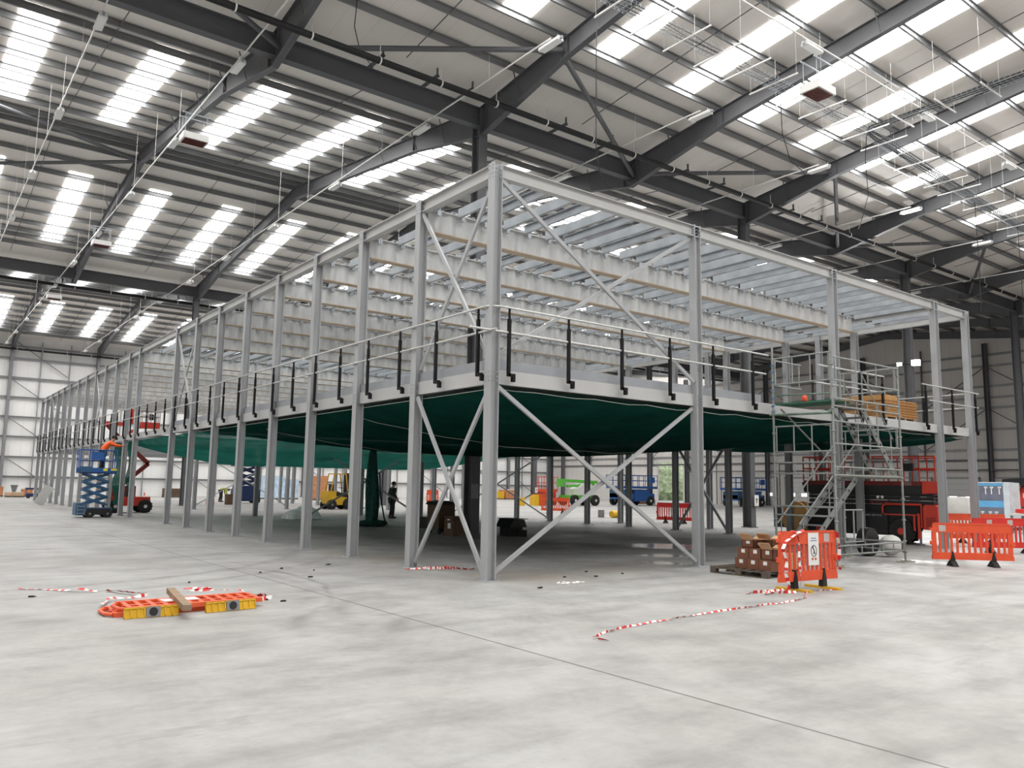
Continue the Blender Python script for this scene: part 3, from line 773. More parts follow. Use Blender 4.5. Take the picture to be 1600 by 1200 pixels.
cage(L_, X0_ + .02, X1_ - .02, .32, 4.76, 2.0, .82, 2, 9, redp, .026)
b = MB().box(X0_ - .02, X0_ + .22, 1.0, 1.3, 2.35, 2.6).build('control_box', blackp, L_)
redtext = mat('faded_red_print', (.22, .03, .025), .6, 0, 0); greytext = mat('grey_print', (.35, .35, .35), .6, 0, 0)
text('SKYJACK', .15, (X0_ + .055, 2.47, 1.27), (0, -1, 0), (0, 0, 1), redtext, L_)
text('0845 600 2122', .09, (X0_ + .015, 2.62, .885), (0, -1, 0), (0, 0, 1), greytext, L_)
text('9250', .14, (X0_ - .024, 1.35, 1.895), (0, -1, 0), (0, 0, 1), greytext, L_)
lamp = mat('pale_reflector', (.8, .8, .8), .3, 0, 0)
MB().lathe([(.03, 0), (.05, .01), (.04, .03)], (X0_ + .05, 2.05, 1.5), 10, 'x').lathe([(.03, 0), (.05, .01), (.04, .03)], (X0_ + .05, 2.2, 1.5), 10, 'x').build('round_lamp', lamp, L_)
L_.rotation_euler = (0, 0, math.radians(17)); L_.location = (18.02, 2.78, 0); L_.scale = (1, .92, 1)

# --- blue scissor lift with a worker outside the left face
S_ = thing('scissor_lift', 'small blue scissor lift raised beside the left face with a worker in it', 'scissor lift', (-1.38, 27.8, 0))
x0, x1, y0, y1 = -2.1, -.66, 27.42, 28.2
MB().box(x0 + .4, x1, y0 + .06, y1 - .06, .14, .42).box(x0, x0 + .42, y0, y1, .1, .62).build('chassis', steelblue, S_)
MB().box(x0 + .45, x1 - .05, y0 - .02, y0 + .06, .12, .38).build('drive_cover', blackp, S_)
b = MB()
for z in (.18, .33, .48): b.tube([(x0 + .06, y0 - .03, z), (x0 + .34, y0 - .03, z)], .015, 6)
for x in (x0 + .06, x0 + .34): b.tube([(x, y0 - .03, .12), (x, y0 - .03, .56)], .015, 6)
b.build('ladder', greyp, S_)
for x in (x0 + .56, x1 - .18):
    for y in (y0 + .03, y1 - .03): wheel(S_, (x, y, .17), .17, .12, 'y', greyp)
scissors(S_, x0 + .25, x1 - .22, (y0 + .12, y1 - .12), .55, 1.88, 4, steelblue, .1)
MB().box(x0 + .02, x1 + .04, y0, y1, 1.9, 1.95).build('platform_deck', navy, S_)
MB().box(x0 + .02, x1 + .04, y0 - .015, y0, 1.95, 2.15).box(x0 + .02, x1 + .04, y1, y1 + .015, 1.95, 2.15).box(x1 + .04, x1 + .055, y0, y1, 1.95, 2.15).build('toe_board', bluep, S_)
MB().box(x0 + .0, x0 + .5, y0 - .02, y0 - .005, 1.95, 2.2).build('toe_panel', steelblue, S_)
cage(S_, x0 + .03, x1 + .03, y0 + .01, y1 - .01, 1.95, .98, 3, 2, bluep, .022)
MB().box(x0 + .45, x0 + .95, y0 - .05, y0 + .15, 2.5, 2.85).build('control_box', bluep, S_)
MB().box(x0 + .95, x0 + 1.12, y0 - .022, y0 - .016, 2.02, 2.13).box(x0 + 1.25, x0 + 1.5, y0 - .022, y0 - .016, 2.04, 2.12).build('warning_label', sticky, S_)

# --- red articulated boom lift behind, its basket above deck level
B_ = thing('boom_lift', 'red articulated boom lift inside the middle bays with its basket above deck level', 'boom lift', (1.2, 33.1, 0))
MB().box(.2, 2.1, 32.6, 33.7, .35, .8).build('chassis', redp, B_)
MB().box(.3, 1.4, 32.7, 33.6, .8, 1.35).build('turntable_cover', dkred, B_)
for x in (.45, 1.85):
    for y in (32.5, 33.8): wheel(B_, (x, y, .33), .33, .22, 'y', whited)
for p, q, w_ in (((.6, 33.1, 1.2), (2.0, 33.1, 2.5), .2), ((2.0, 33.1, 2.5), (.55, 33.1, 3.75), .2), ((.55, 33.1, 3.75), (-.1, 33.1, 4.4), .18), ((.55, 33.1, 3.75), (1.55, 33.1, 4.45), .14)):
    MB().bar(p, q, .16, w_).build('boom_arm', dkred if w_ > .15 else redp, B_)
MB().box(-.15, .9, 33.0, 33.2, 4.38, 4.55).build('upper_boom', redp, B_)
MB().box(.75, 1.1, 32.95, 33.3, 4.5, 5.25).build('jib_cover', redp, B_)
MB().box(1.45, 2.35, 32.75, 33.45, 4.32, 4.62).build('basket_floor', redp, B_)
cage(B_, 1.47, 2.33, 32.77, 33.43, 4.6, .6, 2, 2, greyp, .02, 'basket_rail')
MB().box(1.85, 2.05, 32.85, 33.0, 4.75, 5.05).build('control_box', blackp, B_)

# --- dark blue scissor lift far back on the left
D_ = thing('scissor_lift', 'dark navy scissor lift half raised far behind the left columns', 'scissor lift', (13.6, 51.8, 0))
MB().box(12.6, 14.6, 51.2, 52.2, .15, 1.1).box(12.7, 14.5, 51.25, 52.15, 1.1, 1.35).build('chassis', navy, D_)
for x in (12.85, 14.35):
    for y in (51.15, 52.25): wheel(D_, (x, y, .25), .25, .16, 'y', whited)
scissors(D_, 12.8, 14.4, (51.3, 52.1), 1.3, 2.85, 3, navy, .13)
MB().box(12.5, 14.8, 51.2, 52.2, 2.85, 3.0).build('platform_deck', navy, D_)
cage(D_, 12.55, 14.75, 51.22, 52.18, 3.0, .9, 3, 2, navy, .025)

# --- yellow forklift
F_ = thing('forklift', 'yellow forklift with dark mast seen between the left columns', 'forklift', (14.5, 36.8, 0))
MB().prism([(13.55, .35), (14.0, .28), (14.9, .28), (14.9, .75), (14.1, .85), (14.1, 1.15), (13.5, 1.15), (13.45, .8)], 'y', 36.3, 37.3).build('body', yellowp, F_)
MB().prism([(14.1, .85), (14.9, .7), (14.9, 1.0), (14.1, 1.1)], 'y', 36.4, 37.2).build('floor_plate', blackp, F_)
b = MB()
for y in (36.36, 37.24):
    b.bar((13.75, y, 1.1), (13.95, y, 2.25), .06, .06).bar((14.95, y, .9), (14.75, y, 2.25), .06, .06).bar((13.95, y, 2.25), (14.75, y, 2.25), .06, .06)
for x in (13.95, 14.35, 14.75): b.bar((x, 36.36, 2.25), (x, 37.24, 2.25), .06, .06)
b.build('overhead_guard', yellowp, F_)
MB().box(13.95, 14.4, 36.5, 37.1, 1.0, 1.12).box(13.9, 14.0, 36.5, 37.1, 1.1, 1.6).build('seat', blackp, F_)
MB().lathe([(.16, 0), (.18, .02), (.16, .04)], (14.6, 36.8, 1.35), 16).build('steering_wheel', blackp, F_)
b = MB()
for y in (36.45, 36.6, 37.0, 37.15): b.box(15.0, 15.16, y - .05, y + .05, .1, 2.3)
for z in (.4, 1.2, 2.2): b.box(15.02, 15.12, 36.4, 37.2, z, z + .12)
b.box(15.16, 15.26, 36.3, 37.3, .2, .75)
b.build('mast', blackp, F_)
b = MB()
for y in (36.5, 37.1): b.box(15.2, 16.2, y - .06, y + .06, .06, .11).box(15.2, 15.26, y - .06, y + .06, .06, .6)
b.build('fork', blackp, F_)
for x, r in ((13.8, .3), (14.95, .36)):
    for y in (36.28, 37.32): wheel(F_, (x, y, r), r, .24, 'y', yellowp if r > .3 else greyp)

# --- lime green and white boom lift
G_ = thing('boom_lift', 'lime green and white self-propelled boom lift beyond the front columns', 'boom lift', (42, 43.8, 0))
MB().box(40.6, 44.0, 43.2, 44.6, .45, .95).build('chassis', greenp, G_)
MB().prism([(41.6, .95), (43.6, .95), (43.6, 1.6), (43.2, 2.0), (42.3, 2.0), (41.6, 1.5)], 'y', 43.2, 44.3).build('engine_cover', whited, G_)
b = MB().bar((40.0, 43.6, 2.25), (44.3, 43.6, 2.15), .3, .26); b.build('upper_boom', greenp, G_)
MB().bar((40.6, 43.6, 1.75), (43.9, 43.6, 1.95), .22, .22).build('lower_boom', greenp, G_)
MB().box(39.6, 40.1, 43.35, 43.85, 1.7, 2.4).build('jib_knuckle', greenp, G_)
for x in (41.1, 43.6):
    for y in (43.1, 44.7): wheel(G_, (x, y, .48), .48, .34, 'y', whited)
G_.location = (41.4, 43.8, 0)
# --- orange lift beside it
O_ = thing('scissor_lift', 'orange red lift with raised rails left of the lime green boom lift', 'scissor lift', (39.0, 45.6, 0))
MB().box(38.4, 39.9, 45.0, 46.2, .4, 1.2).build('chassis', redp, O_)
MB().box(38.2, 40.1, 45.0, 46.2, 1.2, 1.45).build('platform_deck', orangep, O_)
cage(O_, 38.2, 40.1, 45.0, 46.2, 1.45, 1.1, 3, 2, redp, .035)
for x in (38.7, 39.6):
    for y in (44.95, 46.25): wheel(O_, (x, y, .35), .35, .22, 'y', blackp)
# --- big blue rough terrain scissor lift
def blue_rt(x, y, label, n=3):
    t = thing('scissor_lift', label, 'scissor lift', (x, y, 0), 'blue scissor lifts at the back')
    MB().box(x - 2.2, x + 2.2, y - .9, y + .9, .6, 1.15).build('chassis', bluep, t)
    MB().box(x - .6, x + 1.5, y - 1.0, y - .4, .4, 1.5).build('engine_cover', bluep, t)
    MB().box(x - 2.2, x - 1.2, y - .95, y + .9, .75, 1.5).build('end_cover', steelblue, t)
    b = MB()
    for k in range(3):
        for s in (-.7, .7): b.bar((x - 2.0, y + s, 1.2 + .13 * k), (x + 2.0, y + s, 1.25 + .13 * k), .06, .1)
    b.build('scissor_arm', blackp, t)
    MB().box(x - 2.6, x + 2.6, y - .95, y + .95, 1.62, 1.85).build('platform_deck', bluep, t)
    cage(t, x - 2.6, x + 2.6, y - .93, y + .93, 1.85, 1.05, 6, 2, bluep, .035)
    MB().box(x + 1.5, x + 2.1, y - 1.05, y - .85, 2.2, 2.75).build('control_box', bluep, t)
    for wx in (x - 1.6, x + 1.5):
        for wy in (y - .95, y + .95): wheel(t, (wx, wy, .45), .45, .32, 'y', whited)
    for wx in (x - 2.1, x + 2.1): MB().cyl((wx, y - 1.0, .02), (wx, y - 1.0, .6), .06, 8).build('outrigger_leg', greyp, t)
    return t
blue_rt(49.2, 44.4, 'big blue scissor lift with railed platform in front of the bright doorway')
t = blue_rt(60.8, 39.9, 'big blue scissor lift with a fire extinguisher, seen past the second front column')
MB().lathe([(.03, 0), (.13, .02), (.13, .55), (.05, .65), (.04, .75)], (60.6, 38.75, .6), 12).build('fire_extinguisher', redp, t)
# --- red and black telehandler at the right
T_ = thing('telehandler', 'red telescopic handler with black boom top at the right edge', 'telehandler', (38.5, 3.6, 0))
MB().prism([(6.6, 1.05), (1.0, 1.0), (.6, 2.0), (2.5, 2.2), (4.8, 2.15), (6.6, 1.85)], 'x', 38.2, 38.9).build('boom', redp, T_)
MB().prism([(6.6, 1.95), (4.8, 2.2), (.0, 2.3), (.0, 2.7), (5.2, 2.55), (6.6, 2.45)], 'x', 38.0, 38.9).build('boom_top', blackp, T_)
MB().box(38.2, 40.2, .2, 5.0, .5, 1.0).build('chassis', redp, T_)
for y in (.9, 4.3):
    for x in (38.1, 40.2): wheel(T_, (x, y, .55), .55, .4, 'x', whited)
MB().tube([(38.0, 5.6, .2), (38.0, 5.6, 1.0), (38.0, 3.6, 1.0), (38.0, 3.6, .2)], .05, 6).build('front_frame', redp, T_)
MB().blob((38.0, 5.9, 2.0), (.18, .22, .22), 10, 6).build('boom_head', dkred, T_)
wt_ = mat('white_print', (.8, .8, .8), .6, 0, 0)
text('UNICAR', .42, (38.17, 5.75, 1.45), (0, -1, -.06), (0, 0, 1), wt_, T_)
text('HIRE 2000', .17, (38.17, 5.5, 1.22), (0, -1, -.06), (0, 0, 1), wt_, T_)
MB().lathe([(.10, 0), (.2, .01), (.14, .02)], (38.15, 6.15, 1.62), 12, 'x').build('round_emblem', wt_, T_)

# ================================================================== people
skinm = mat('skin', (.45, .27, .19), .6, 0, .05, 8)
hiviz = mat('orange_hi_vis', (.95, .13, .02), .6, 0, .1, 6)
hiyel = mat('yellow_hi_vis', (.55, .62, .05), .6, 0, .1, 6)
darkc = mat('dark_workwear', (.022, .025, .028), .85, 0, .2, 9)
darkc2 = mat('dark_jacket', (.035, .04, .038), .85, 0, .2, 9)
bootm = mat('brown_boots', (.07, .04, .025), .7, 0, .1, 9)
hairm = mat('dark_hair', (.015, .012, .01), .7, 0, .2, 20)
def skin(name, pts, edges, m_, parent, root=0, sub=2):
    me = bpy.data.meshes.new(name); off = parent.location
    names = list(pts); me.from_pydata([tuple(Vector(pts[k][:3]) - off) for k in names], [(names.index(a), names.index(b)) for a, b in edges], [])
    o = bpy.data.objects.new(name, me); COL.objects.link(o); o.parent = parent
    sk = o.modifiers.new('skin', 'SKIN'); sk.use_smooth_shade = True
    for i, k in enumerate(names):
        r = pts[k][3:]; me.skin_vertices[0].data[i].radius = (r[0], r[-1]); me.skin_vertices[0].data[i].use_root = (i == root)
    s = o.modifiers.new('sub', 'SUBSURF'); s.levels = sub; s.render_levels = sub
    me.materials.append(m_)
    return o
def hand(b, w, d, s=1):
    """palm and five fingers as tapered tubes from wrist w along d"""
    w, d = Vector(w), Vector(d).normalized(); side = d.cross(Vector((0, 0, 1)));
    if side.length < .2: side = Vector((1, 0, 0))
    side.normalize(); nrm = side.cross(d)
    b.tube([w, w + d * .05, w + d * .09], [.026, .04, .036], 8)
    for k, (o, l) in enumerate(((-.03, .06), (-.011, .075), (.01, .072), (.03, .055))):
        q = w + d * .085 + side * o; b.tube([q, q + d * l * .5 - nrm * .01, q + d * l * .9 - nrm * .03], [.0095, .009, .007], 6)
    q = w + d * .03 + side * .035 * s; b.tube([q, q + side * .03 * s + d * .03, q + side * .035 * s + d * .06 - nrm * .015], [.011, .01, .008], 6)
def person(label, loc, J, jacket, trousers, group=None, hat=None, loose=1.0):
    t = thing('person', label, 'person', loc, group)
    P = {k: Vector(v) + Vector(loc) for k, v in J.items()}
    R = {'pelvis': .14, 'waist': .135, 'chest': .165, 'neck': .06, 'head0': .075, 'head1': .1, 'head2': .085}
    pts = {k: (*P[k], R[k]) for k in R}
    for s in 'lr':
        for k, r in (('sho', .07), ('elb', .045), ('wri', .03), ('hip', .1), ('kne', .062), ('ank', .042), ('toe', .04)): pts[k + s] = (*P[k + s], r)
    E = [('pelvis', 'waist'), ('waist', 'chest'), ('chest', 'neck'), ('neck', 'head0'), ('head0', 'head1'), ('head1', 'head2')]
    for s in 'lr': E += [('chest', 'sho' + s), ('sho' + s, 'elb' + s), ('elb' + s, 'wri' + s), ('pelvis', 'hip' + s), ('hip' + s, 'kne' + s), ('kne' + s, 'ank' + s), ('ank' + s, 'toe' + s)]
    body = skin('body', pts, E, skinm, t)
    jp = {k: (*P[k], R[k] + .022) for k in ('pelvis', 'waist', 'chest')}
    jp['collar'] = (*(P['chest'].lerp(P['neck'], .65)), .085)
    for s in 'lr':
        jp['sho' + s] = (*P['sho' + s], .09); jp['elb' + s] = (*P['elb' + s], .066); jp['cuf' + s] = (*P['elb' + s].lerp(P['wri' + s], .92), .05)
    skin('jacket', jp, [('pelvis', 'waist'), ('waist', 'chest'), ('chest', 'collar')] + [e_ for s in 'lr' for e_ in (('chest', 'sho' + s), ('sho' + s, 'elb' + s), ('elb' + s, 'cuf' + s))], jacket, t)
    tp = {'pelvis': (*(P['pelvis'] - Vector((0, 0, .02))), .15)}
    for s in 'lr':
        tp['hip' + s] = (*P['hip' + s], .115); tp['kne' + s] = (*P['kne' + s], .085); tp['hem' + s] = (*P['kne' + s].lerp(P['ank' + s], .95), .07)
    skin('trousers', tp, [e_ for s in 'lr' for e_ in (('pelvis', 'hip' + s), ('hip' + s, 'kne' + s), ('kne' + s, 'hem' + s))], trousers, t)
    for s in 'lr':
        a, q = P['ank' + s], P['toe' + s]; d = (q - a); d.z = 0
        MB().tube([a + Vector((0, 0, .1)), a, Vector((a.x, a.y, loc[2] + .05))], [.06, .062, .06], 10).tube([Vector((a.x, a.y, loc[2] + .05)) - d * .3, Vector((a.x, a.y, loc[2] + .055)) + d * .4, Vector((a.x, a.y, loc[2] + .045)) + d * 1.3], [.05, .055, .035], 10).build('boot', bootm, t)
        hb_ = MB(); w = P['wri' + s]; hand(hb_, w, w - P['elb' + s], 1 if s == 'l' else -1); hb_.build('hand', skinm, t)
    h1, h0 = P['head1'], P['head0']; upv = (P['head2'] - h0).normalized()
    f = Vector(J['face']).normalized(); sd = upv.cross(f).normalized(); fb = MB()
    c = h1.lerp(h0, .35)
    fb.tube([c + f * .095 + upv * .02, c + f * .125 - upv * .015], [.012, .018], 6)
    for s in (-1, 1): fb.blob(tuple(c + sd * .1 * s), (.02, .03, .035), 8, 6)
    fb.build('nose_and_ears', skinm, t)
    eb = MB()
    for s in (-1, 1): eb.blob(tuple(c + f * .09 + sd * .034 * s + upv * .035), (.012, .012, .009), 8, 6)
    eb.blob(tuple(c + f * .093 - upv * .05), (.022, .01, .007), 8, 6); eb.build('eyes_and_mouth', hairm, t)
    hc = h1 + upv * .035 - f * .012
    MB().blob(tuple(hc), (.113, .113, .10), 14, 10).build('helmet' if hat else 'hair', hat or hairm, t)
    return t
# worker reaching from the blue lift (stands on its deck)
WJ = dict(pelvis=(0, 0, .92), waist=(.05, 0, 1.05), chest=(.24, 0, 1.27), neck=(.35, 0, 1.40), head0=(.39, 0, 1.46), head1=(.43, 0, 1.54), head2=(.45, 0, 1.61), face=(.8, .0, .2),
          shol=(.25, .2, 1.32), elbl=(.5, .22, 1.22), wril=(.75, .17, 1.24), shor=(.25, -.2, 1.32), elbr=(.52, -.22, 1.2), wrir=(.76, -.15, 1.2),
          hipl=(0, .1, .86), knel=(.03, .11, .48), ankl=(-.02, .11, .09), toel=(.12, .11, .04), hipr=(0, -.1, .86), kner=(.04, -.11, .48), ankr=(.0, -.11, .09), toer=(.14, -.11, .04))
person('person in an orange jacket leaning out of the small blue scissor lift', (-1.16, 27.8, 1.95), WJ, hiviz, darkc, 'workers')
SJ = dict(pelvis=(0, 0, .95), waist=(0, 0, 1.1), chest=(.02, 0, 1.36), neck=(.04, 0, 1.52), head0=(.06, 0, 1.58), head1=(.08, 0, 1.66), head2=(.08, 0, 1.73), face=(1, -.2, -.1),
          shol=(.02, .2, 1.42), elbl=(-.04, .27, 1.14), wril=(.12, .25, .98), shor=(.02, -.2, 1.42), elbr=(-.03, -.27, 1.14), wrir=(.15, -.22, 1.0),
          hipl=(0, .1, .89), knel=(.06, .11, .49), ankl=(-.04, .11, .09), toel=(.11, .12, .04), hipr=(0, -.1, .89), kner=(.02, -.11, .49), ankr=(.0, -.11, .09), toer=(.14, -.12, .04))
person('person in dark work clothes and a helmet standing right of the hanging green net', (11.0, 23.4, 0), SJ, darkc2, darkc, 'workers', hat=darkc)
BJ = dict(pelvis=(0, 0, .92), waist=(.1, 0, 1.03), chest=(.33, 0, 1.10), neck=(.48, 0, 1.05), head0=(.54, 0, 1.02), head1=(.61, 0, .99), head2=(.67, 0, .97), face=(.3, 0, -.9),
          shol=(.35, .2, 1.08), elbl=(.40, .22, .78), wril=(.42, .17, .55), shor=(.35, -.2, 1.08), elbr=(.42, -.22, .78), wrir=(.46, -.15, .55),
          hipl=(0, .1, .86), knel=(.04, .14, .48), ankl=(-.05, .14, .09), toel=(.1, .15, .04), hipr=(0, -.1, .86), kner=(.06, -.14, .48), ankr=(.02, -.14, .09), toer=(.16, -.15, .04))
person('person in a yellow vest bending over left of the dark navy lift', (12.85, 55.4, 0), BJ, hiyel, darkc, 'workers')
# ================================================================== scaffold tower with stairs
scaf = mat('scaffold_aluminium', (0.27, 0.285, 0.275), .45, .3, .15, 6)
scafg = mat('scaffold_green_worn', (0.15, 0.21, 0.17), .55, .2, .3, 5)
plankm = mat('worn_plywood', (0.34, 0.31, 0.26), .8, 0, .2, 4)
gplank = mat('green_platform', (0.04, 0.13, 0.08), .7, 0, .2, 4)
TX0, TX1, TY0, TY1 = 8.13, 11.07, -1.75, -.22
T = thing('scaffold_tower', 'aluminium scaffold stair tower standing against the front deck edge', 'scaffold tower', (9.6, -1, 0))
for x, y, h in ((TX0, TY0, 5.0), (TX1, TY0, 4.75), (TX0, TY1, 5.1), (TX1, TY1, 4.75)):
    b = MB().tube([(x, y, .08), (x, y, h)], .026, 10)
    z = .5
    while z < h - .2: b.lathe([(.026, -.02), (.048, -.012), (.048, .012), (.026, .02)], (x, y, z), 10); z += .5
    s = b.build('standard', scaf, T)
    MB().box(x - .09, x + .09, y - .09, y + .09, .03, .045).cyl((x, y, .045), (x, y, .3), .02, 8).lathe([(.03, 0), (.06, .01), (.06, .03), (.03, .04)], (x, y, .22), 8).build('base_jack', scafg, s)
    MB().box(x - .25, x + .25, y - .11, y + .11, 0, .03).build('sole_board', plankm, s)
def frame_beam(x0, y0, x1, y1, z0, z1, n, name='guard_frame', r=.019):
    b = MB().tube([(x0, y0, z0), (x1, y1, z0)], r, 8).tube([(x0, y0, z1), (x1, y1, z1)], r, 8)
    for k in range(n + 1):
        u = (k + .15) / (n + .3); b.tube([(x0 + (x1 - x0) * u, y0 + (y1 - y0) * u, z0), (x0 + (x1 - x0) * u, y0 + (y1 - y0) * u, z1)], r * .9, 6)
    return b.build(name, scaf, T)
# front and back lattice ledgers at the foot, guard frames higher up
for y in (TY0, TY1): frame_beam(TX0, y, TX1, y, .28, .47, 6, 'lattice_ledger')
for x in (TX0, TX1): frame_beam(x, TY0, x, TY1, .28, .47, 3, 'lattice_ledger')
for y in (TY0,):
    frame_beam(TX0, y, TX1, y, 4.15, 4.68, 3); frame_beam(TX0, y, TX1, y, 3.56, 3.74, 6, 'lattice_ledger')
    frame_beam(TX0, y, TX1, y, 2.72, 3.22, 3); frame_beam(TX0, y, TX1, y, 2.02, 2.2, 5, 'lattice_ledger')
frame_beam(TX0, TY0, TX0, TY1, 4.15, 4.78, 3); frame_beam(TX0, TY0, TX0, TY1, 2.55, 3.15, 3)
frame_beam(TX0, TY0, TX0, TY1, 2.05, 2.3, 3, 'lattice_ledger'); frame_beam(TX0, TY0, TX0, TY1, 1.1, 1.3, 1, 'lattice_ledger')
frame_beam(TX1, TY0, TX1, TY1, 4.15, 4.7, 2); frame_beam(TX1, TY0, TX1, TY1, 2.7, 3.2, 2); frame_beam(TX1, TY0, TX1, TY1, 2.0, 2.2, 3, 'lattice_ledger')
frame_beam(TX0, TY1, 9.3, TY1, 4.15, 4.75, 2)
MB().tube([(TX0, TY0, 3.84), (TX0, TY1, 3.9)], .02, 6).tube([(TX0 - .3, TY0 - .1, 3.42), (TX1, TY1, 3.46)], .03, 8).tube([(TX0, TY0, 3.4), (TX0, TY1 + .1, 3.44)], .028, 8).build('ledger', scafg, T)
MB().tube([(TX0, TY1, .1), (TX1, TY1, 2.0)], .02, 6).tube([(TX1, TY1, 2.1), (TX0 + .3, TY1, 3.6)], .02, 6).build('diagonal_brace', scaf, T)
b = MB().box(TX0 + .04, 8.95, TY0 + .05, TY1 - .03, 3.67, 3.71)
b.build('landing_platform', gplank, T)
MB().box(8.97, 9.72, TY0 + .05, TY1 - .03, 3.67, 3.70).build('landing_platform', plankm, T)
MB().box(10.35, TX1 - .04, TY0 + .06, TY1 - .05, 2.02, 2.07).build('mid_landing', plankm, T)
def flight(xa, za, xb, zb, ya, yb, n):
    s = None
    b = MB()
    for y in (ya, yb): b.bar((xa, y, za), (xb, y, zb), .03, .14)
    s = b.build('stair_stringer', scaf, T)
    b = MB(); holes = MB()
    for k in range(n):
        u = (k + .5) / n; x, z = xa + (xb - xa) * u, za + (zb - za) * u
        b.box(x - .11, x + .11, min(ya, yb), max(ya, yb), z + .03, z + .06)
        for y in (ya, yb): holes.cyl((x, y - .022, z), (x, y + .022, z), .032, 10)
    b.build('stair_tread', greyp, s); stuff(holes.build('stringer_holes', blackp, s))
    b = MB()
    for y in (ya, yb):
        b.tube([(xa, y, za + .85), (xb, y, zb + .85)], .018, 6)
        for u in (.06, .5, .94): b.tube([(xa + (xb - xa) * u, y, za + (zb - za) * u), (xa + (xb - xa) * u, y, za + (zb - za) * u + .85)], .015, 6)
    b.build('stair_handrail', scaf, s)
flight(7.95, .06, 10.45, 2.0, -.95, -.38, 9)
flight(10.95, 2.1, 9.55, 3.66, -1.62, -1.08, 8)
b = MB().tube([(8.4, TY0 - .03, .55), (8.4, TY0 - .03, 1.25), (9.15, TY0 - .03, 1.25), (9.15, TY0 - .03, .55)], .022, 8, closed=True).tube([(8.78, TY0 - .03, .55), (8.78, TY0 - .03, 1.25)], .02, 6)
b.build('swing_gate', scaf, T)
ropeb = mat('blue_rope', (.06, .2, .42), .8, 0, .1, 9)
b = MB()
for z in (3.5, 3.62, 3.8, 4.0, 4.2, 4.42, 4.6):
    b.tube([(TX0 + .04 * math.cos(a), TY1 + .04 * math.sin(a), z + .05 * a / 6) for a in [i * .7 for i in range(10)]], .012, 5)
b.build('rope_lashing', ropeb, T)
tag(MB().lathe([(.06, 0), (.07, .012), (.068, .06), (.055, .12), (.03, .145), (.01, .15)], (8.3, -.95, 3.72), 16).build('orange_dome', orangep), 'small orange dome lying on the scaffold landing platform', 'cone', None, 'thing')
b = MB().blob((12.3, -.75, .3), (.34, .26, .26), 18, 12, 3, .05)
tag(b.build('sack', mat('grey_white_sack', (.5, .5, .48), .8, 0, .15, 5)), 'rounded grey and white sack at the foot of the scaffold, right side', 'sack', None, 'thing')
tag(MB().lathe([(.12, -.12), (.36, -.12), (.36, .12), (.12, .12)], (12.0, -.3, .37), 20, 'y').build('hose_reel', blackp), 'black hose reel standing behind the sack by the scaffold', 'reel', None, 'thing')

# ---- stack of boards on the deck
bm_ = [mat('chipboard_edge', (.44, .22, .075), .75, 0, .12, 5), mat('chipboard_light', (.50, .27, .10), .75, 0, .12, 5)]
for k in range(4):
    x = 14.15 + .55 * k
    o = MB().box(x, x + .09, .2, 1.55, 3.74, 3.83).build('timber_bearer', plankm); tag(o, 'timber bearer under the board stack on the deck', 'timber', 'bearers under the board stack', 'thing')
bd = None
for k in range(13):
    z = 3.83 + .04 * k
    if bd is None: bd = MB().box(0, 1.9, 0, 1.35, .002, .034).build('chipboard_sheet', bm_[0], smooth=False); o = bd
    else: o = bd.copy(); COL.objects.link(o)
    if k == 1: o.data = bd.data.copy(); o.data.materials[0] = mat('chipboard_dark', (.27, .125, .04), .75, 0, .12, 5); bdd = o
    elif k > 1 and k % 2: o.data = bdd.data
    o.location = (14.1 + random.uniform(-.015, .015), .2 + random.uniform(-.01, .01), z)
    tag(o, 'tan chipboard sheet in the flat stack on the deck above the red lift', 'board', 'stacked chipboard sheets', 'thing')
bd2 = None
for k in range(3):
    if bd2 is None: bd2 = MB().box(0, .85, 0, 1.35, .002, .034).build('chipboard_offcut', bm_[1], smooth=False); o = bd2
    else: o = bd2.copy(); COL.objects.link(o)
    o.location = (14.1, .2, 4.35 + .04 * k); tag(o, 'short chipboard sheet on top of the left half of the board stack', 'board', 'short boards on the stack', 'thing')

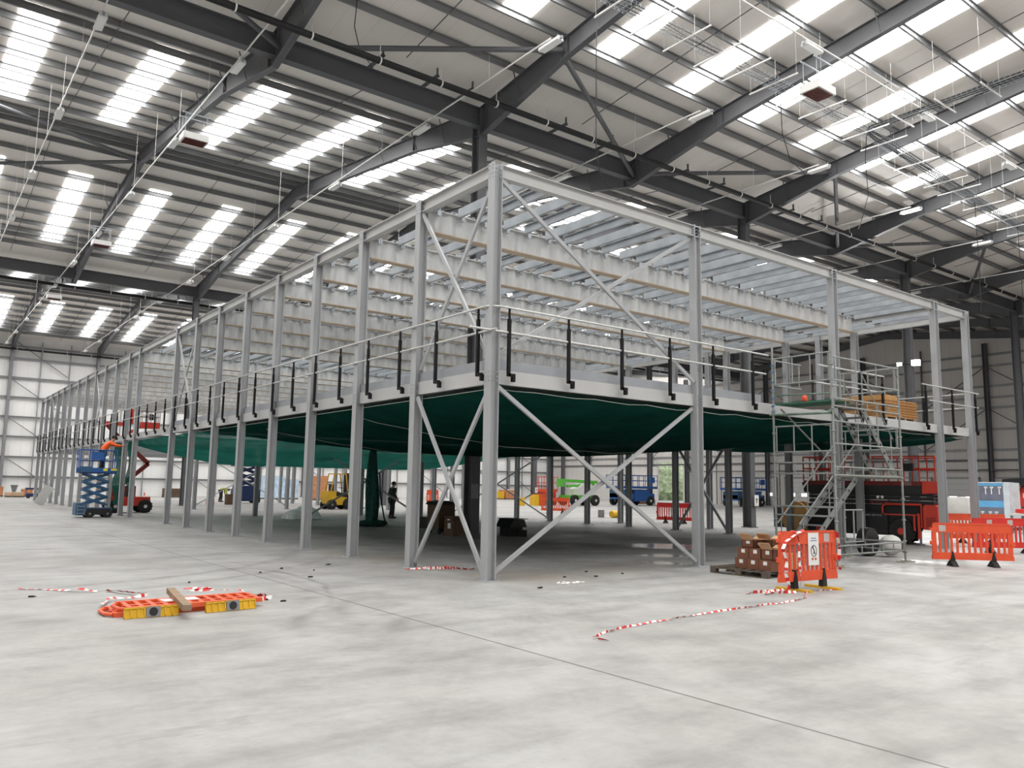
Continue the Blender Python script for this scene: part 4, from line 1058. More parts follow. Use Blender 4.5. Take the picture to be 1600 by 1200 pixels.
# ================================================================== plastic barriers
tapr = mat('tape_red', (.62, .03, .03), .5, 0, 0); tapw = mat('tape_white', (.82, .80, .78), .5, 0, 0)
reflm = mat('reflective_patch', (.50, .44, .42), .4, .2, .1, 20)
def barrier(name, label, loc, rz, L, pm, group=None, sign=False, H=.98, yel=True, patches=(.78,)):
    t = thing(name, label, 'barrier', (0, 0, 0), group); h = L / 2
    b = MB()
    prof = [(-h, .18), (h, .18), (h, .36), (h - .03, .36), (h - .03, .70), (h, .70), (h - .02, .92), (h - .07, H), (-h + .07, H), (-h + .02, .92), (-h, .70), (-h + .03, .70), (-h + .03, .36), (-h, .36)]
    # frame: bottom band, top band, end posts, slats
    b.prism([(-h - .03, .15), (h + .03, .15), (h + .03, .22), (h, .31), (-h, .31), (-h - .03, .22)], 'y', -.028, .028)
    b.prism([(-h, .76), (h, .76), (h, .93), (h - .05, H), (-h + .05, H), (-h, .93)], 'y', -.024, .024)
    b.box(-h + .03, h - .03, -.034, .034, H - .035, H)
    n = max(8, int(L / .125))
    for k in range(n + 1):
        x = -h + .03 + (L - .06) * k / n; w_ = .024 if 0 < k < n else .05
        b.box(x - w_, x + w_, -.014, .014, .30, .77)
    b.cyl((h + .02, -.03, .52), (h + .02, .03, .52), .06, 12); b.box(-h - .06, -h, -.02, .02, .48, .56).box(-h - .06, -h, -.02, .02, .8, .86)
    b.build('panel', pm, t, smooth=False)
    for x in (-h * .52, h * .52):
        f = MB().prism([(x - .06, .035), (x + .06, .035), (x + .045, .18), (x + .01, .34), (x - .01, .34), (x - .045, .18)], 'y', -.045, .045).build('foot', rubber, t, smooth=False)
        if yel: MB().box(x - .05, x + .05, -.34, .34, 0, .035).build('foot_bar', yellowp, f, smooth=False)
        else: MB().prism([(-.2, 0), (.2, 0), (.06, .12), (-.06, .12)], 'x', x - .06, x + .06).build('foot_bar', rubber, f, smooth=False)
    for u in patches: MB().box(-h + L * u, -h + L * u + .15, -.029, .029, .785, .93).build('reflector', reflm, t, smooth=False)
    if sign:
        s = MB().box(-.03, .26, -.034, -.030, .40, .95).build('paper_sign', whitep, t, smooth=False)
        ink = mat('dark_ink', (.06, .06, .08), .7, 0, 0); inkb = mat('blue_ink', (.12, .14, .35), .7, 0, 0); inkr = mat('red_ink', (.5, .12, .08), .7, 0, 0)
        c = (.12, -.0355, .64)
        MB().tube([(c[0] + .075 * math.cos(a), c[1], c[2] + .095 * math.sin(a)) for a in [2 * PI * i / 24 for i in range(24)]], .006, 5, closed=True).build('prohibition_ring', ink, s)
        MB().tube([(c[0] - .02, c[1], c[2] + .05), (c[0] + .012, c[1], c[2]), (c[0] - .012, c[1], c[2] - .05)], .009, 5).tube([(c[0] + .01, c[1], c[2]), (c[0] + .03, c[1], c[2] - .055)], .007, 5).tube([(c[0] - .04, c[1], c[2] + .065), (c[0] + .045, c[1], c[2] - .065)], .004, 5).blob((c[0] - .018, c[1], c[2] + .065), (.013, .003, .014), 8, 6).build('walking_figure', ink, s)
        MB().box(.05, .19, -.0352, -.034, .845, .858).box(.03, .21, -.0352, -.034, .805, .818).build('text_line', inkb, s)
        MB().box(.055, .105, -.0352, -.034, .485, .525).box(.135, .19, -.0352, -.034, .485, .525).build('red_caption', inkr, s)
    t.location = loc; t.rotation_euler = (0, 0, rz)
    return t
barrier('plastic_barrier', 'orange plastic barrier with a white warning sheet in front of the scaffold', (4.12, -3.6, 0), math.atan2(-.09, 1.53), 1.5, orangep, None, True)
barrier('plastic_barrier', 'orange plastic barrier standing alone right of the scaffold, without a sign', (11.42, -3.13, 0), math.atan2(-1.12, 1.2), 1.72, orangep, None, False, .98, False, (.08,))
barrier('plastic_barrier', 'red plastic barrier with two grey reflectors behind the lone orange one', (16.9, -1.75, 0), -.62, 2.0, redplast, None, False, .98, False, (.2, .5))
barrier('plastic_barrier', 'orange barrier at the right picture edge behind the red one', (21.0, .8, 0), -.6, 2.0, orangep, None, False, .98, False, ())
barrier('plastic_barrier', 'red barrier on black feet seen under the deck left of the second front column', (21.7, 14.8, 0), math.atan2(-1.4, .35), 1.9, redplast, None, False, .98, False, ())
barrier('plastic_barrier', 'orange barrier far under the deck in front of the lime green lift', (25.2, 27.8, 0), math.atan2(-3, 1.5), 1.9, orangep, None, False, .98, False, ())
barrier('plastic_barrier', 'orange barrier far back just left of the thick dark building column', (31.0, 52.0, 0), .3, 1.6, orangep, None, False, 1.2, False, ())
barrier('plastic_barrier', 'orange barrier left of the dark cart, nearer than the other far ones', (21.0, 35.8, 0), .75, 1.4, orangep, None, False, .98, False, ())
# two barriers lying flat in the foreground
orange2 = mat('orange_plastic_lit_copy', (.74, .12, .045), .45, 0, .08, 4)  # brighter copy of the barrier orange, light painted into the colour
def flat_barrier(label, z, dx, dy, rz, patch):
    t = thing('lying_barrier', label, 'barrier', (0, 0, 0), 'barriers lying on the floor'); b = MB(); L = 1.68; W = .64
    b.box(0, L, 0, .075, 0, .055).box(0, L, .26, .31, 0, .05).box(0, L, W - .06, W, 0, .055)
    n = 11
    for k in range(n + 1):
        x = .03 + (L - .06) * k / n
        b.bar((x, .06, .028), (x + .05, W - .03, .028), .055, .045)
    b.tube([(0, .05, .03), (-.07, .15, .03), (-.07, .45, .03), (0, W - .05, .03)], .022, 8)
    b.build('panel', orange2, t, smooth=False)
    if patch: MB().box(.50, .95, .28, .52, .055, .059).build('paper_sign', whitep, t, smooth=False)
    t.location = (dx, dy, z); t.rotation_euler = (0, 0, rz)
    return t
ang = math.atan2(.03, 1.8)
flat_barrier('lower orange barrier lying flat on the floor in the left foreground', 0.0, -6.12, -.82, ang + .0, False)
flat_barrier('upper orange barrier lying on another one in the left foreground, paper sheet on it', .062, -5.98, -.90, ang + .03, True)
for k, (x, y) in enumerate(((-6.05, -1.0), (-5.10, -1.02))):
    t = thing('yellow_socket_bar', '%s yellow barrier foot leaning on the lying orange barriers' % ('left hand' if k == 0 else 'right hand'), 'barrier foot', (0, 0, 0), 'yellow barrier feet')
    t['label'] = ('yellow barrier foot propped left of the timber beam' if k == 0 else 'yellow barrier foot propped right of the timber beam')
    L = .62 if k == 0 else .66
    b = MB().box(0, L, -.02, .02, 0, .02).box(0, L, -.02, .02, .11, .13)
    for i in range(9): b.box(L * i / 8 - .008 if i else 0, L * i / 8 + .008 if i < 8 else L, -.02, .02, .0, .13)
    b.box(0, L, -.006, .006, 0, .13).build('body', yellowp, t, smooth=False)
    MB().box(L * .40, L * .66, -.024, .024, .005, .125).build('socket_plate', greyp, t, smooth=False)
    MB().cyl((L * .53, -.03, .065), (L * .53, .03, .065), .05, 14).build('socket_hole', blackp, t)
    t.location = (x, y, 0.0); t.rotation_euler = (math.radians(-12), 0, -.03 if k == 0 else .09)
woodm = mat('sawn_timber', (.28, .20, .13), .8, 0, .2, 3, (1, 8, 1))
d_ = Vector((-5.44, -1.42, 0)) - Vector((-5.22, .30, 0)); b = MB().bar((-5.24, .12, .165), (-5.43, -1.38, .135), .10, .07)
tag(b.build('timber_beam', woodm, smooth=False), 'short sawn timber beam laid across the lying orange barriers', 'timber beam', None, 'thing')

# ================================================================== red and white tapes
def tape(label, pts, w_=.07, seg=.14, twist=.5, seed=0, group=None):
    R = random.Random(seed); P = [Vector(p) for p in pts]; b = MB(); sub = []
    for a, c in zip(P[:-1], P[1:]):
        n = max(1, int((c - a).length / .05))
        for i in range(n): sub.append(a.lerp(c, i / n))
    sub.append(P[-1]); th = 0
    vs = []; dist = [0]
    for i, p in enumerate(sub):
        d = (sub[min(i + 1, len(sub) - 1)] - sub[max(i - 1, 0)]).normalized(); th += R.uniform(-twist, twist) * .5
        s = d.cross(Vector((0, 0, 1)));
        if s.length < .1: s = Vector((.7, .7, 0))
        s.normalize(); n_ = s.cross(d); wv = (s * math.cos(th) + n_ * math.sin(th)) * w_ / 2
        lift = max(0, .006 + abs(wv.z) - p.z)
        q = p + Vector((0, 0, lift)); vs += [q - wv, q + wv]
        if i: dist.append(dist[-1] + (p - sub[i - 1]).length)
    b.v = [tuple(v) for v in vs]
    for i in range(len(sub) - 1):
        b.f.append((2 * i, 2 * i + 1, 2 * i + 3, 2 * i + 2)); b.m.append(int(dist[i] / seg) % 2)
    return tag(b.build('barrier_tape', [tapr, tapw]), label, 'tape', group, 'thing')
tape('red and white tape in a stretched line at the left edge of the floor', [(-6.75, 2.62, .0), (-6.45, 2.35, .0), (-6.2, 2.0, .02), (-6.05, 1.85, .05), (-5.85, 1.72, .01)], .045, .07, .8, 1)
tape('crumpled red and white tape behind the left end of the lying barriers', [(-5.72, 1.72, .01), (-5.6, 1.45, .03), (-5.42, 1.0, .04), (-5.35, .85, .03), (-5.6, .72, .02), (-5.9, .62, .05), (-5.98, .40, .03), (-6.1, .05, .06)], .05, .07, .9, 2)
tape('red and white tape trailing over the right end of the lying barriers', [(-4.95, .55, .12), (-4.8, .42, .14), (-4.65, .25, .13), (-4.9, .35, .12), (-4.5, .1, .13), (-4.3, .02, .12), (-4.15, .1, .02), (-4.0, .05, .01), (-3.95, -.25, .01), (-4.15, -.35, .01)], .055, .07, .95, 3)
tape('long thin twisted red and white tape lying on the floor right of centre', [(-2.05, -5.12, 0), (-2.13, -4.95, 0), (-1.85, -4.80, 0), (-1.5, -4.68, 0), (-.87, -4.56, 0), (.36, -4.44, 0), (1.85, -4.38, 0), (2.6, -4.36, 0), (3.12, -4.2, 0), (3.5, -3.9, 0), (3.9, -3.85, 0), (4.6, -3.9, 0)], .026, .07, 1.2, 4)
tape('red and white tape coiled on the floor left of the signed orange barrier', [(2.6, -3.45, .01), (2.9, -3.5, .03), (3.2, -3.55, .02), (3.4, -3.6, .04), (3.1, -3.6, .03), (2.8, -3.65, .02), (3.3, -3.75, .03), (3.45, -3.8, .01)], .05, .07, 1.0, 5)
tape('red and white tape hanging down the left edge of the signed orange barrier', [(3.95, -3.64, 1.0), (3.7, -3.65, .93), (3.45, -3.63, .82), (3.36, -3.63, .7), (3.42, -3.66, .5), (3.38, -3.66, .3), (3.44, -3.68, .12), (3.42, -3.66, .01)], .055, .08, .6, 6)
tape('red and white tape wound over the middle slats of the signed orange barrier', [(3.72, -3.55, .99), (3.74, -3.65, .97), (3.78, -3.66, .8), (3.77, -3.66, .5), (3.79, -3.67, .3), (3.72, -3.7, .08)], .055, .08, .5, 7)
tape('red and white tape on the right edge of the signed orange barrier', [(4.86, -3.7, .95), (4.93, -3.7, .7), (4.88, -3.72, .45), (4.90, -3.72, .3)], .06, .1, .5, 8)
tape('red and white tape heap at the foot of the first left column after the corner', [(-.3, 2.35, .01), (-.1, 2.2, .03), (.15, 2.3, .02), (.05, 2.05, .04), (.3, 2.15, .02), (.25, 1.95, .04), (.5, 2.1, .03), (.45, 1.85, .04), (.62, 2.0, .02), (.7, 1.75, .02), (.95, 1.7, .01)], .055, .08, 1.0, 9)
tape('red and white tape strung round the building column right of centre', [(22.03, 11.15, .95), (22.03, 10.64, .98), (22.43, 10.64, 1.0), (22.43, 11.15, .96), (22.03, 11.15, .95)], .06, .15, .1, 10)
tape('faint red and white tape on the floor between the scaffold and the red lift', [(13.2, -1.2, .01), (14.0, -1.35, .01), (14.8, -1.6, .01), (15.6, -2.0, .01)], .05, .2, .4, 11)
b = MB()
R_ = random.Random(8)
for k in range(14): b.blob((1.05 + R_.uniform(-.25, .25), -.95 + R_.uniform(-.12, .12), .015), (R_.uniform(.02, .07), .02, .014), 7, 4, k, .3)
tag(b.build('wrapping_scraps', tapw), 'scraps of white wrapping on the floor right of the corner column', 'debris', None, 'stuff')

# ================================================================== pallet and cartons
palm = mat('grey_pallet_wood', (.11, .09, .07), .85, 0, .25, 4, (1, 6, 1))
def pallet(label, loc, rz=0, L=1.25, W=1.15, m_=palm, group=None):
    t = thing('pallet', label, 'pallet', (0, 0, 0), group)
    for k in range(7):
        y = -L / 2 + (L - .1) * k / 6
        MB().box(-W / 2, W / 2, y, y + .1, .115, .135).build('top_board', m_, t, smooth=False)
    b = MB()
    for x in (-W / 2, -.05, W / 2 - .1): b.box(x, x + .1, -L / 2, L / 2, .095, .115).box(x, x + .1, -L / 2, L / 2, 0, .018)
    b.build('bearer_board', m_, t, smooth=False)
    for x in (-W / 2, -.05, W / 2 - .1):
        for y in (-L / 2, -.07, L / 2 - .14): MB().box(x, x + .1, y, y + .14, .018, .095).build('block', m_, t, smooth=False)
    t.location = loc; t.rotation_euler = (0, 0, rz)
    return t
pallet('worn wooden pallet carrying brown cartons beside the signed orange barrier', (5.4, -1.6, 0), .03, 1.32, 1.15)
card = mat('red_brown_carton', (.17, .07, .04), .75, 0, .12, 4); cardi = mat('carton_flap', (.50, .30, .17), .75, 0, .1, 4); cardy = mat('plain_cardboard', (.42, .28, .16), .75, 0, .1, 4)
def carton(label, x, y, z, w_, d, h, open_=False, m_=card, group='cartons on the pallet'):
    t = thing('carton', label, 'carton', (0, 0, 0), group)
    if open_:
        b = MB().box(0, d, 0, w_, 0, .01)
        for a in ((0, .01, 0, w_), (d - .01, d, 0, w_), (0, d, 0, .01), (0, d, w_ - .01, w_)): b.box(*a, 0, h)
        b.build('carton_body', m_, t, smooth=False)
        MB().bar((-.01, w_ / 2, h), (-.10, w_ / 2, h + .12), w_ * .95, .008, (1, 0, 1)).bar((d, w_ / 2, h), (d + .12, w_ / 2, h + .06), w_ * .95, .008, (1, 0, 1)).bar((d / 2, 0, h), (d / 2, -.13, h + .02), d * .9, .008).bar((d / 2, w_, h), (d / 2, w_ + .09, h + .09), d * .9, .008).build('carton_flap', cardi, t, smooth=False)
    else: MB().box(0, d, 0, w_, 0, h).build('carton_body', m_, t, smooth=False)
    MB().box(-.003, 0, w_ * .3, w_ * .62, h * .5, h * .85).build('white_label', whitep, t, smooth=False)
    t.location = (x, y, z)
    return t
CW = .268
pos = ['left', 'middle', 'right']
for k in range(3):
    carton('closed red-brown carton in the bottom row on the pallet, %s of three' % pos[k], 4.96, -1.72 - .275 * k, .136, CW, .36, .2)
    carton('closed red-brown carton in the second row on the pallet, %s of the three' % pos[k], 4.97 + .01 * k, -1.76 - .27 * k, .338, CW - .01, .35, .2, k == 2)
carton('open carton with raised flaps on top of the carton pile', 5.0, -1.86, .54, .27, .34, .15, True)
carton('open carton with flaps at the back of the carton pile', 5.4, -2.0, .136, .3, .38, .55, True)
carton('plain cardboard carton at the back right of the pallet', 5.4, -2.24, .136, .2, .5, .3, False, cardy)

# ================================================================== loose things below and around the mezzanine
def boxy(name, label, cat, x0, x1, y0, y1, z0, z1, m_, group=None):
    return tag(MB().box(x0, x1, y0, y1, z0, z1).build(name, m_, smooth=False), label, cat, group, 'thing')
brownm = mat('dark_brown_board', (.10, .06, .035), .7, 0, .15, 4)
C_ = thing('tool_cart', 'dark brown cart on castors with black lid left of the thick column', 'cart', (6.75, 12.2, 0))
MB().box(6.4, 7.05, 11.8, 12.55, .18, .98).build('body', brownm, C_, smooth=False)
MB().prism([(6.35, .98), (7.1, .98), (7.05, 1.06), (6.75, 1.12), (6.4, 1.08)], 'y', 11.75, 12.6).build('lid', blackp, C_)
MB().box(6.395, 6.4, 11.85, 12.5, .7, .72).box(6.395, 6.4, 11.85, 12.5, .45, .47).build('drawer_line', blackp, C_)
for x in (6.48, 6.97):
    for y in (11.88, 12.47): MB().lathe([(.03, -.03), (.085, -.03), (.085, .03), (.03, .03)], (x, y, .085), 12, 'x').cyl((x, y, .09), (x, y, .19), .02, 6).build('castor', rubber, C_)
carton('brown carton with white stickers on the floor between the cart and the thick column', 6.15, 10.5, 0, .55, .5, .5, False, brownm, None)
carton('dark carton tucked behind the stickered one beside the thick column', 6.5, 11.1, 0, .5, .4, .62, False, brownm, None)
boxy('crate', 'black crate on the floor left of the brown cart', 'crate', 8.0, 8.9, 14.9, 15.7, 0, .42, blackp)
P_ = thing('tool_pile', 'low dark pile of equipment under a lid right of the corner column', 'equipment pile', (8.3, 10.2, 0))
MB().prism([(7.85, .30), (8.55, .30), (8.45, .55), (8.0, .58)], 'y', 9.7, 10.5).build('cover', blackp, P_)
MB().box(7.95, 8.45, 9.8, 10.4, 0, .30).box(8.2, 8.4, 9.5, 9.8, 0, .22).build('base', rubber, P_, smooth=False)
MB().box(8.0, 8.6, 9.7, 10.6, .56, .58).build('lid_board', plankm, P_, smooth=False)
# plastic sheet heap
b = MB(); R_ = random.Random(5); nx, ny = 22, 14; vs = []
for j in range(ny + 1):
    for i in range(nx + 1):
        u, v = i / nx * 2 - 1, j / ny * 2 - 1; r = max(0, 1 - u * u) ** .5 * max(0, 1 - v * v) ** .5
        vs.append((6.6 + u * .8 + R_.uniform(-.03, .03), 23.8 + v * .62, (.02 if r < .3 else .08) + r * (.42 + .15 * math.sin(5 * u + 2 * v) + R_.uniform(-.04, .04))))
b.add(vs, [(j * (nx + 1) + i, j * (nx + 1) + i + 1, (j + 1) * (nx + 1) + i + 1, (j + 1) * (nx + 1) + i) for j in range(ny) for i in range(nx)])
tag(b.build('plastic_sheet', mat('grey_plastic_film', (.74, .75, .76), .3, 0, .2, 5)), 'crumpled grey plastic sheeting heaped on the floor between left columns', 'plastic sheet', None, 'thing')
tag(MB().bar((-1.1, 46.9, 0.05), (-.62, 46.5, 1.15), .55, .09, (0, 1, 0)).build('leaning_panel', whited, smooth=False), 'pale panel leaning against the far left columns', 'panel', None, 'thing')
# cones
def cone(label, x, y, s=1):
    t = thing('traffic_cone', label, 'traffic cone', (x, y, 0)); b = MB().lathe([(.16 * s, .03), (.13 * s, .12 * s), (.03 * s, .7 * s), (.02 * s, .72 * s)], (x, y, 0), 16); b.build('cone', orangep, t)
    MB().lathe([(.105 * s, .3 * s), (.075 * s, .48 * s)], (x, y, .0), 16).build('white_band', whitep, t); MB().box(x - .2 * s, x + .2 * s, y - .2 * s, y + .2 * s, 0, .03).build('cone_base', redplast, t, smooth=False)
cone('orange traffic cone on the floor right of the red boom lift', 7.0, 55.2)
boxy('crate', 'small orange crate on the floor by the left columns', 'crate', 9.3, 9.8, 47.0, 47.4, 0, .3, orangep)
boxy('drum', 'rust brown drum far behind the left columns', 'drum', 10.6, 11.1, 46.8, 47.3, 0, .75, brownm)
tag(MB().lathe([(.02, -.25), (.17, -.25), (.2, -.21), (.2, .21), (.17, .25), (.02, .25)], (23.75, 21.0, .2), 18, 'x').build('yellow_drum', yellowp), 'yellow drum lying on its side in the light beyond the deck', 'drum', None, 'thing')
boxy('crate', 'grey crate just left of the yellow drum', 'crate', 23.15, 23.4, 21.45, 21.7, 0, .42, greyp)
# cable drums
def cable_drum(label, x, y, r, w_, m_, mc):
    t = thing('cable_drum', label, 'cable drum', (x, y, 0))
    for s in (-w_ / 2, w_ / 2): MB().lathe([(.05, s - .03), (r, s - .03), (r, s + .03), (.05, s + .03)], (x, y, r), 28, 'x').build('flange', m_, t)
    MB().lathe([(r * .7, -w_ / 2), (r * .7, w_ / 2)], (x, y, r), 24, 'x').build('cable_winding', mc, t)
cable_drum('tall brown wooden cable drum behind the scaffold stairs', 20.9, 7.5, .62, .6, mat('drum_wood', (.36, .20, .07), .8, 0, .2, 3), blackp)
boxy('drum', 'black drum standing right of the grey building column', 'drum', 24.2, 24.9, 10.2, 11.0, 0, .9, blackp)
# white wrapped goods right
t = thing('bulk_bag', 'upper white bulk bag of the two stacked by the right columns', 'bulk bag', (28.6, 4.7, 0), 'white bulk bags')
bagm = mat('white_woven_bag', (.66, .65, .62), .8, 0, .08, 3, bump=.4)
for z0, z1, l in ((.05, .78, 'lower white bulk bag standing on the floor by the right end columns'), (.8, 1.5, None)):
    p = t
    if l: p = thing('bulk_bag', l, 'bulk bag', (28.6, 4.7, 0), 'white bulk bags')
    b = MB(); n = 8
    for k, (zz, s) in enumerate(((0, .93), (.1, 1), (.85, 1), (1, .95))):
        z = z0 + (z1 - z0) * zz
        for a in range(16):
            an = 2 * PI * a / 16; c_, s_ = math.cos(an), math.sin(an); f = s / max(abs(c_), abs(s_))
            b.v.append((28.6 + .5 * c_ * f, 4.7 + .62 * s_ * f, z + .02 * math.sin(a * 2.3)))
    for k in range(3):
        for a in range(16): b.f.append((k * 16 + a, k * 16 + (a + 1) % 16, (k + 1) * 16 + (a + 1) % 16, (k + 1) * 16 + a)); b.m.append(0)
    b.f += [tuple(range(16))[::-1], tuple(range(48, 64))]; b.m += [0, 0]
    b.build('bag_body', bagm, p)
    if l is None: MB().box(28.2, 28.6, 3.95, 4.1, .9, 1.45).build('bag_flap', bagm, p, smooth=False)
W_ = thing('wrapped_pallet', 'tall film-wrapped pallet of grey boxes with a blue band at the right', 'wrapped pallet', (33, 5.0, 0))
greyprint = mat('grey_printed_box', (.16, .17, .22), .6, 0, .2, 2); bluebox = mat('blue_printed_band', (.13, .42, .72), .6, 0, .1, 3); filmm = mat('pale_film', (.62, .68, .72), .25, 0, .1, 3)
for k, (z0, z1, mm) in enumerate(((.15, .32, bluebox), (.32, 1.05, greyprint), (1.05, 1.35, bluebox), (1.35, 2.05, greyprint), (2.05, 2.17, bluebox))):
    MB().box(32.6, 33.7, 4.45, 5.6, z0, z1).build('carton_layer', mm, W_, smooth=False)
MB().box(32.57, 33.75, 4.2, 4.45, .1, 2.2).box(32.57, 33.7, 4.4, 5.65, 2.17, 2.22).build('film_wrap', filmm, W_, smooth=False)
MB().box(32.5, 33.8, 4.2, 5.7, 0, .14).build('pallet_base', palm, W_, smooth=False)
b = MB(); R_ = random.Random(12)
for k in range(6): 
    y = 4.6 + .16 * k + R_.uniform(-.05, .05); z = .5 if k % 2 else 1.65
    b.box(32.585, 32.6, y, y + .05, z, z + .32).box(32.585, 32.6, y - .06, y + .09, z + .28, z + .36)
b.build('white_print', whitep, W_, smooth=False)
tag(MB().lathe([(.05, 0), (.28, .02), (.28, .18), (.05, .2)], (30.5, 2.9, .85), 20).build('tape_roll', redplast), 'red reel lying on the goods behind the red barrier', 'reel', None, 'thing')
boxy('table_board', 'pale board with loose goods behind the red barrier at the right', 'board', 30.0, 31.5, 1.0, 3.3, .76, .84, whited)
MBb = MB()
for x in (30.1, 31.4):
    for y in (1.1, 3.2): MBb.box(x - .04, x + .04, y - .04, y + .04, 0, .76)
MBb.build('table_leg', greyp, bpy.data.objects['table_board'], smooth=False)
# goods along the far wall
oran = mat('terracotta_boxes', (.48, .20, .09), .8, 0, .2, 3)
bluew = mat('blue_white_wrap', (.45, .58, .72), .4, 0, .3, 2)
def goods(label, x, y, w_, d, h, m_, rows=2, cols=3):
    t = thing('pallet_load', label, 'pallet load', (x, y, 0), 'goods along the far wall')
    MB().box(x - w_ / 2, x + w_ / 2, y - d / 2, y + d / 2, 0, .14).build('pallet_base', palm, t, smooth=False)
    for r in range(rows):
        for c in range(cols):
            a = x - w_ / 2 + w_ * c / cols; z = .14 + (h - .14) * r / rows
            MB().box(a + .01, a + w_ / cols - .01, y - d / 2 + .02, y + d / 2 - .02, z, z + (h - .14) / rows - .015).build('load_box', m_, t, smooth=False)
goods('terracotta coloured boxes stacked left of the yellow forklift', 24.3, 62.5, 1.6, 1.4, 2.35, oran, 3, 2)
goods('blue and white wrapped load behind the left columns, left one', 21.2, 66.0, 2.0, 1.4, 2.3, bluew, 2, 2)
goods('blue and white wrapped load behind the left columns, right one', 23.1, 66.0, 1.0, 1.4, 2.0, bluew, 2, 1)
goods('low pallet of timber at the far left wall', -.1, 70, 1.3, 1.2, .45, mat('pale_timber', (.50, .34, .22), .8, 0, .2, 3), 2, 1)
goods('brown boxes by the far wall at the left picture edge', -1.15, 72.0, .7, 1.2, .9, oran, 2, 1)
goods('brown boxes right of the low timber pallet by the far wall', 1.05, 72.0, .8, 1.2, .7, oran, 2, 1)
goods('pallet of flat boards far behind the left columns', 13.8, 72.0, 2.4, 1.4, .9, brownm, 3, 1)
goods('low terracotta boxes by the far wall right of the thick column', 53.0, 70.0, 1.3, 1.6, 1.2, oran, 2, 2)
goods('white boxes beside the low terracotta ones by the far wall', 54.3, 70.0, 1.1, 1.6, 1.3, whited, 2, 1)
goods('yellow and black machine parts by the far wall right of the thick column', 51.6, 70.0, 1.2, 1.4, 1.0, yellowp, 1, 2)
goods('brown cartons against the gable wall left of the blue lift', 56.0, 50.0, 1.6, 1.6, 1.0, oran, 2, 2)
tag(MB().lathe([(.12, 0), (.16, .5), (.3, 1.0), (.33, 1.02)], (.25, 74.0, 0), 16).build('skip_hopper', greyp), 'grey hopper by the far wall above the timber pallet', 'hopper', None, 'thing')
t = thing('work_platform', 'small blue and black trolley by the far end of the left face', 'trolley', (.75, 66.3, 0))
MB().box(.35, 1.2, 66, 66.7, .15, .4).build('body', navy, t, smooth=False); MB().box(.3, 1.25, 65.95, 66.75, .72, .86).build('canopy', navy, t, smooth=False)
b = MB()
for x in (.38, 1.17):
    for y in (66.05, 66.65): b.tube([(x, y, .1), (x, y, .75)], .03, 6)
b.build('post', greyp, t)
for x in (.5, 1.05): wheel(t, (x, 66.0, .1), .1, .08, 'y', greyp)
# yellow wacker and orange unit under the far part of the hall
t = thing('compactor', 'small yellow and black machine in front of the pale building column', 'machine', (35.0, 43.9, 0))
MB().box(34.6, 35.2, 43.6, 44.2, 0, .7).build('body', yellowp, t, smooth=False); MB().bar((35.1, 43.9, .5), (36.0, 43.8, .95), .08, .08).build('handle', blackp, t)
t = thing('generator', 'orange generator with a yellow end in front of the pale building column', 'generator', (36.9, 43.9, 0))
MB().box(36.6, 37.3, 43.4, 44.2, 0, 1.0).build('body', mat('orange_red_unit', (.55, .09, .02), .5, 0, .1), t, smooth=False); MB().box(36.2, 36.6, 43.4, 44.2, 0, .95).build('end_panel', yellowp, t, smooth=False)
# shrubs in the daylight outside the doorway
leaf = mat('sunlit_leaves', (.62, .72, .45), .8, 0, .4, 2)
for k, (x, y, s, l) in enumerate(((84, 72, 4.5, 'large sunlit shrub outside the doorway, left one'), (90, 64, 3.6, 'smaller sunlit shrub outside the doorway, right one'))):
    b = MB().blob((x, y, s * .8), (s, s, s * .95), 26, 16, k + 3, .16); tag(b.build('shrub', leaf), l, 'shrub', 'shrubs outside', 'thing')
# small debris specks on the floor
b = MB(); R_ = random.Random(21)
for x, y in ((-2.9, 3.1), (-2.4, 2.0), (-4.05, -.3), (-3.9, -.55), (-2.3, 3.6), (-1.9, 3.0), (1.6, -.2), (2.2, -.4), (3.0, -.3), (.2, -1.2), (-6.7, 1.6), (-4.4, 2.2), (2.6, .3), (-1.2, 3.9), (18.5, 16.5), (18.9, 16.1), (16.5, 15.0)):
    b.blob((x, y, .012), (R_.uniform(.02, .06), R_.uniform(.015, .04), .014), 7, 4, int(abs(x * 10)), .3)
tag(b.build('floor_debris', blackp), 'small dark scraps scattered over the concrete floor', 'debris', None, 'stuff')
# ================================================================== roof services
lampw = mat('white_lamp_housing', (.74, .73, .71), .4, 0, .04, 4)
lensm = mat('lamp_lens', (.82, .82, .80), .2, 0, 0)
def light_fitting(loc, label, group, along='y'):
    t = thing('light_fitting', label, 'light fitting', (0, 0, 0), group)
    MB().prism([(-.12, .0), (.12, .0), (.10, .09), (.04, .13), (-.04, .13), (-.10, .09)], 'y', -.42, .42).build('housing', lampw, t)
    MB().box(-.10, .10, -.38, .38, -.012, .0).build('lens', lensm, t, smooth=False)
    MB().box(-.03, .03, -.5, -.42, .02, .1).box(-.03, .03, .42, .5, .02, .1).tube([(0, -.3, .12), (0, -.3, .22)], .012, 6).tube([(0, .3, .12), (0, .3, .22)], .012, 6).build('bracket', galv2, t)
    t.location = loc
    if along == 'x': t.rotation_euler = (0, 0, PI / 2)
    return t
LZ = 14.02
rows = [(-5.03, 4.6, 78, 'mid-bay conduit at the far left'), (-1.27, 4.6, 78, 'conduit beside the first left rafter'), (5.28, 4.8, 78, 'conduit beside the rafter over the near corner'), (12.0, 5.0, 78, 'conduit beside the second rafter right of the corner'),
        (19.1, 5.05, 62, 'conduit beside the third rafter right of the corner'), (26.4, 5.1, 62, 'conduit beside the fourth rafter right of the corner'), (33.8, 5.2, 62, 'conduit beside the fifth rafter right of the corner'), (41.3, 5.3, 62, 'conduit beside the sixth rafter right of the corner')]
lf = None
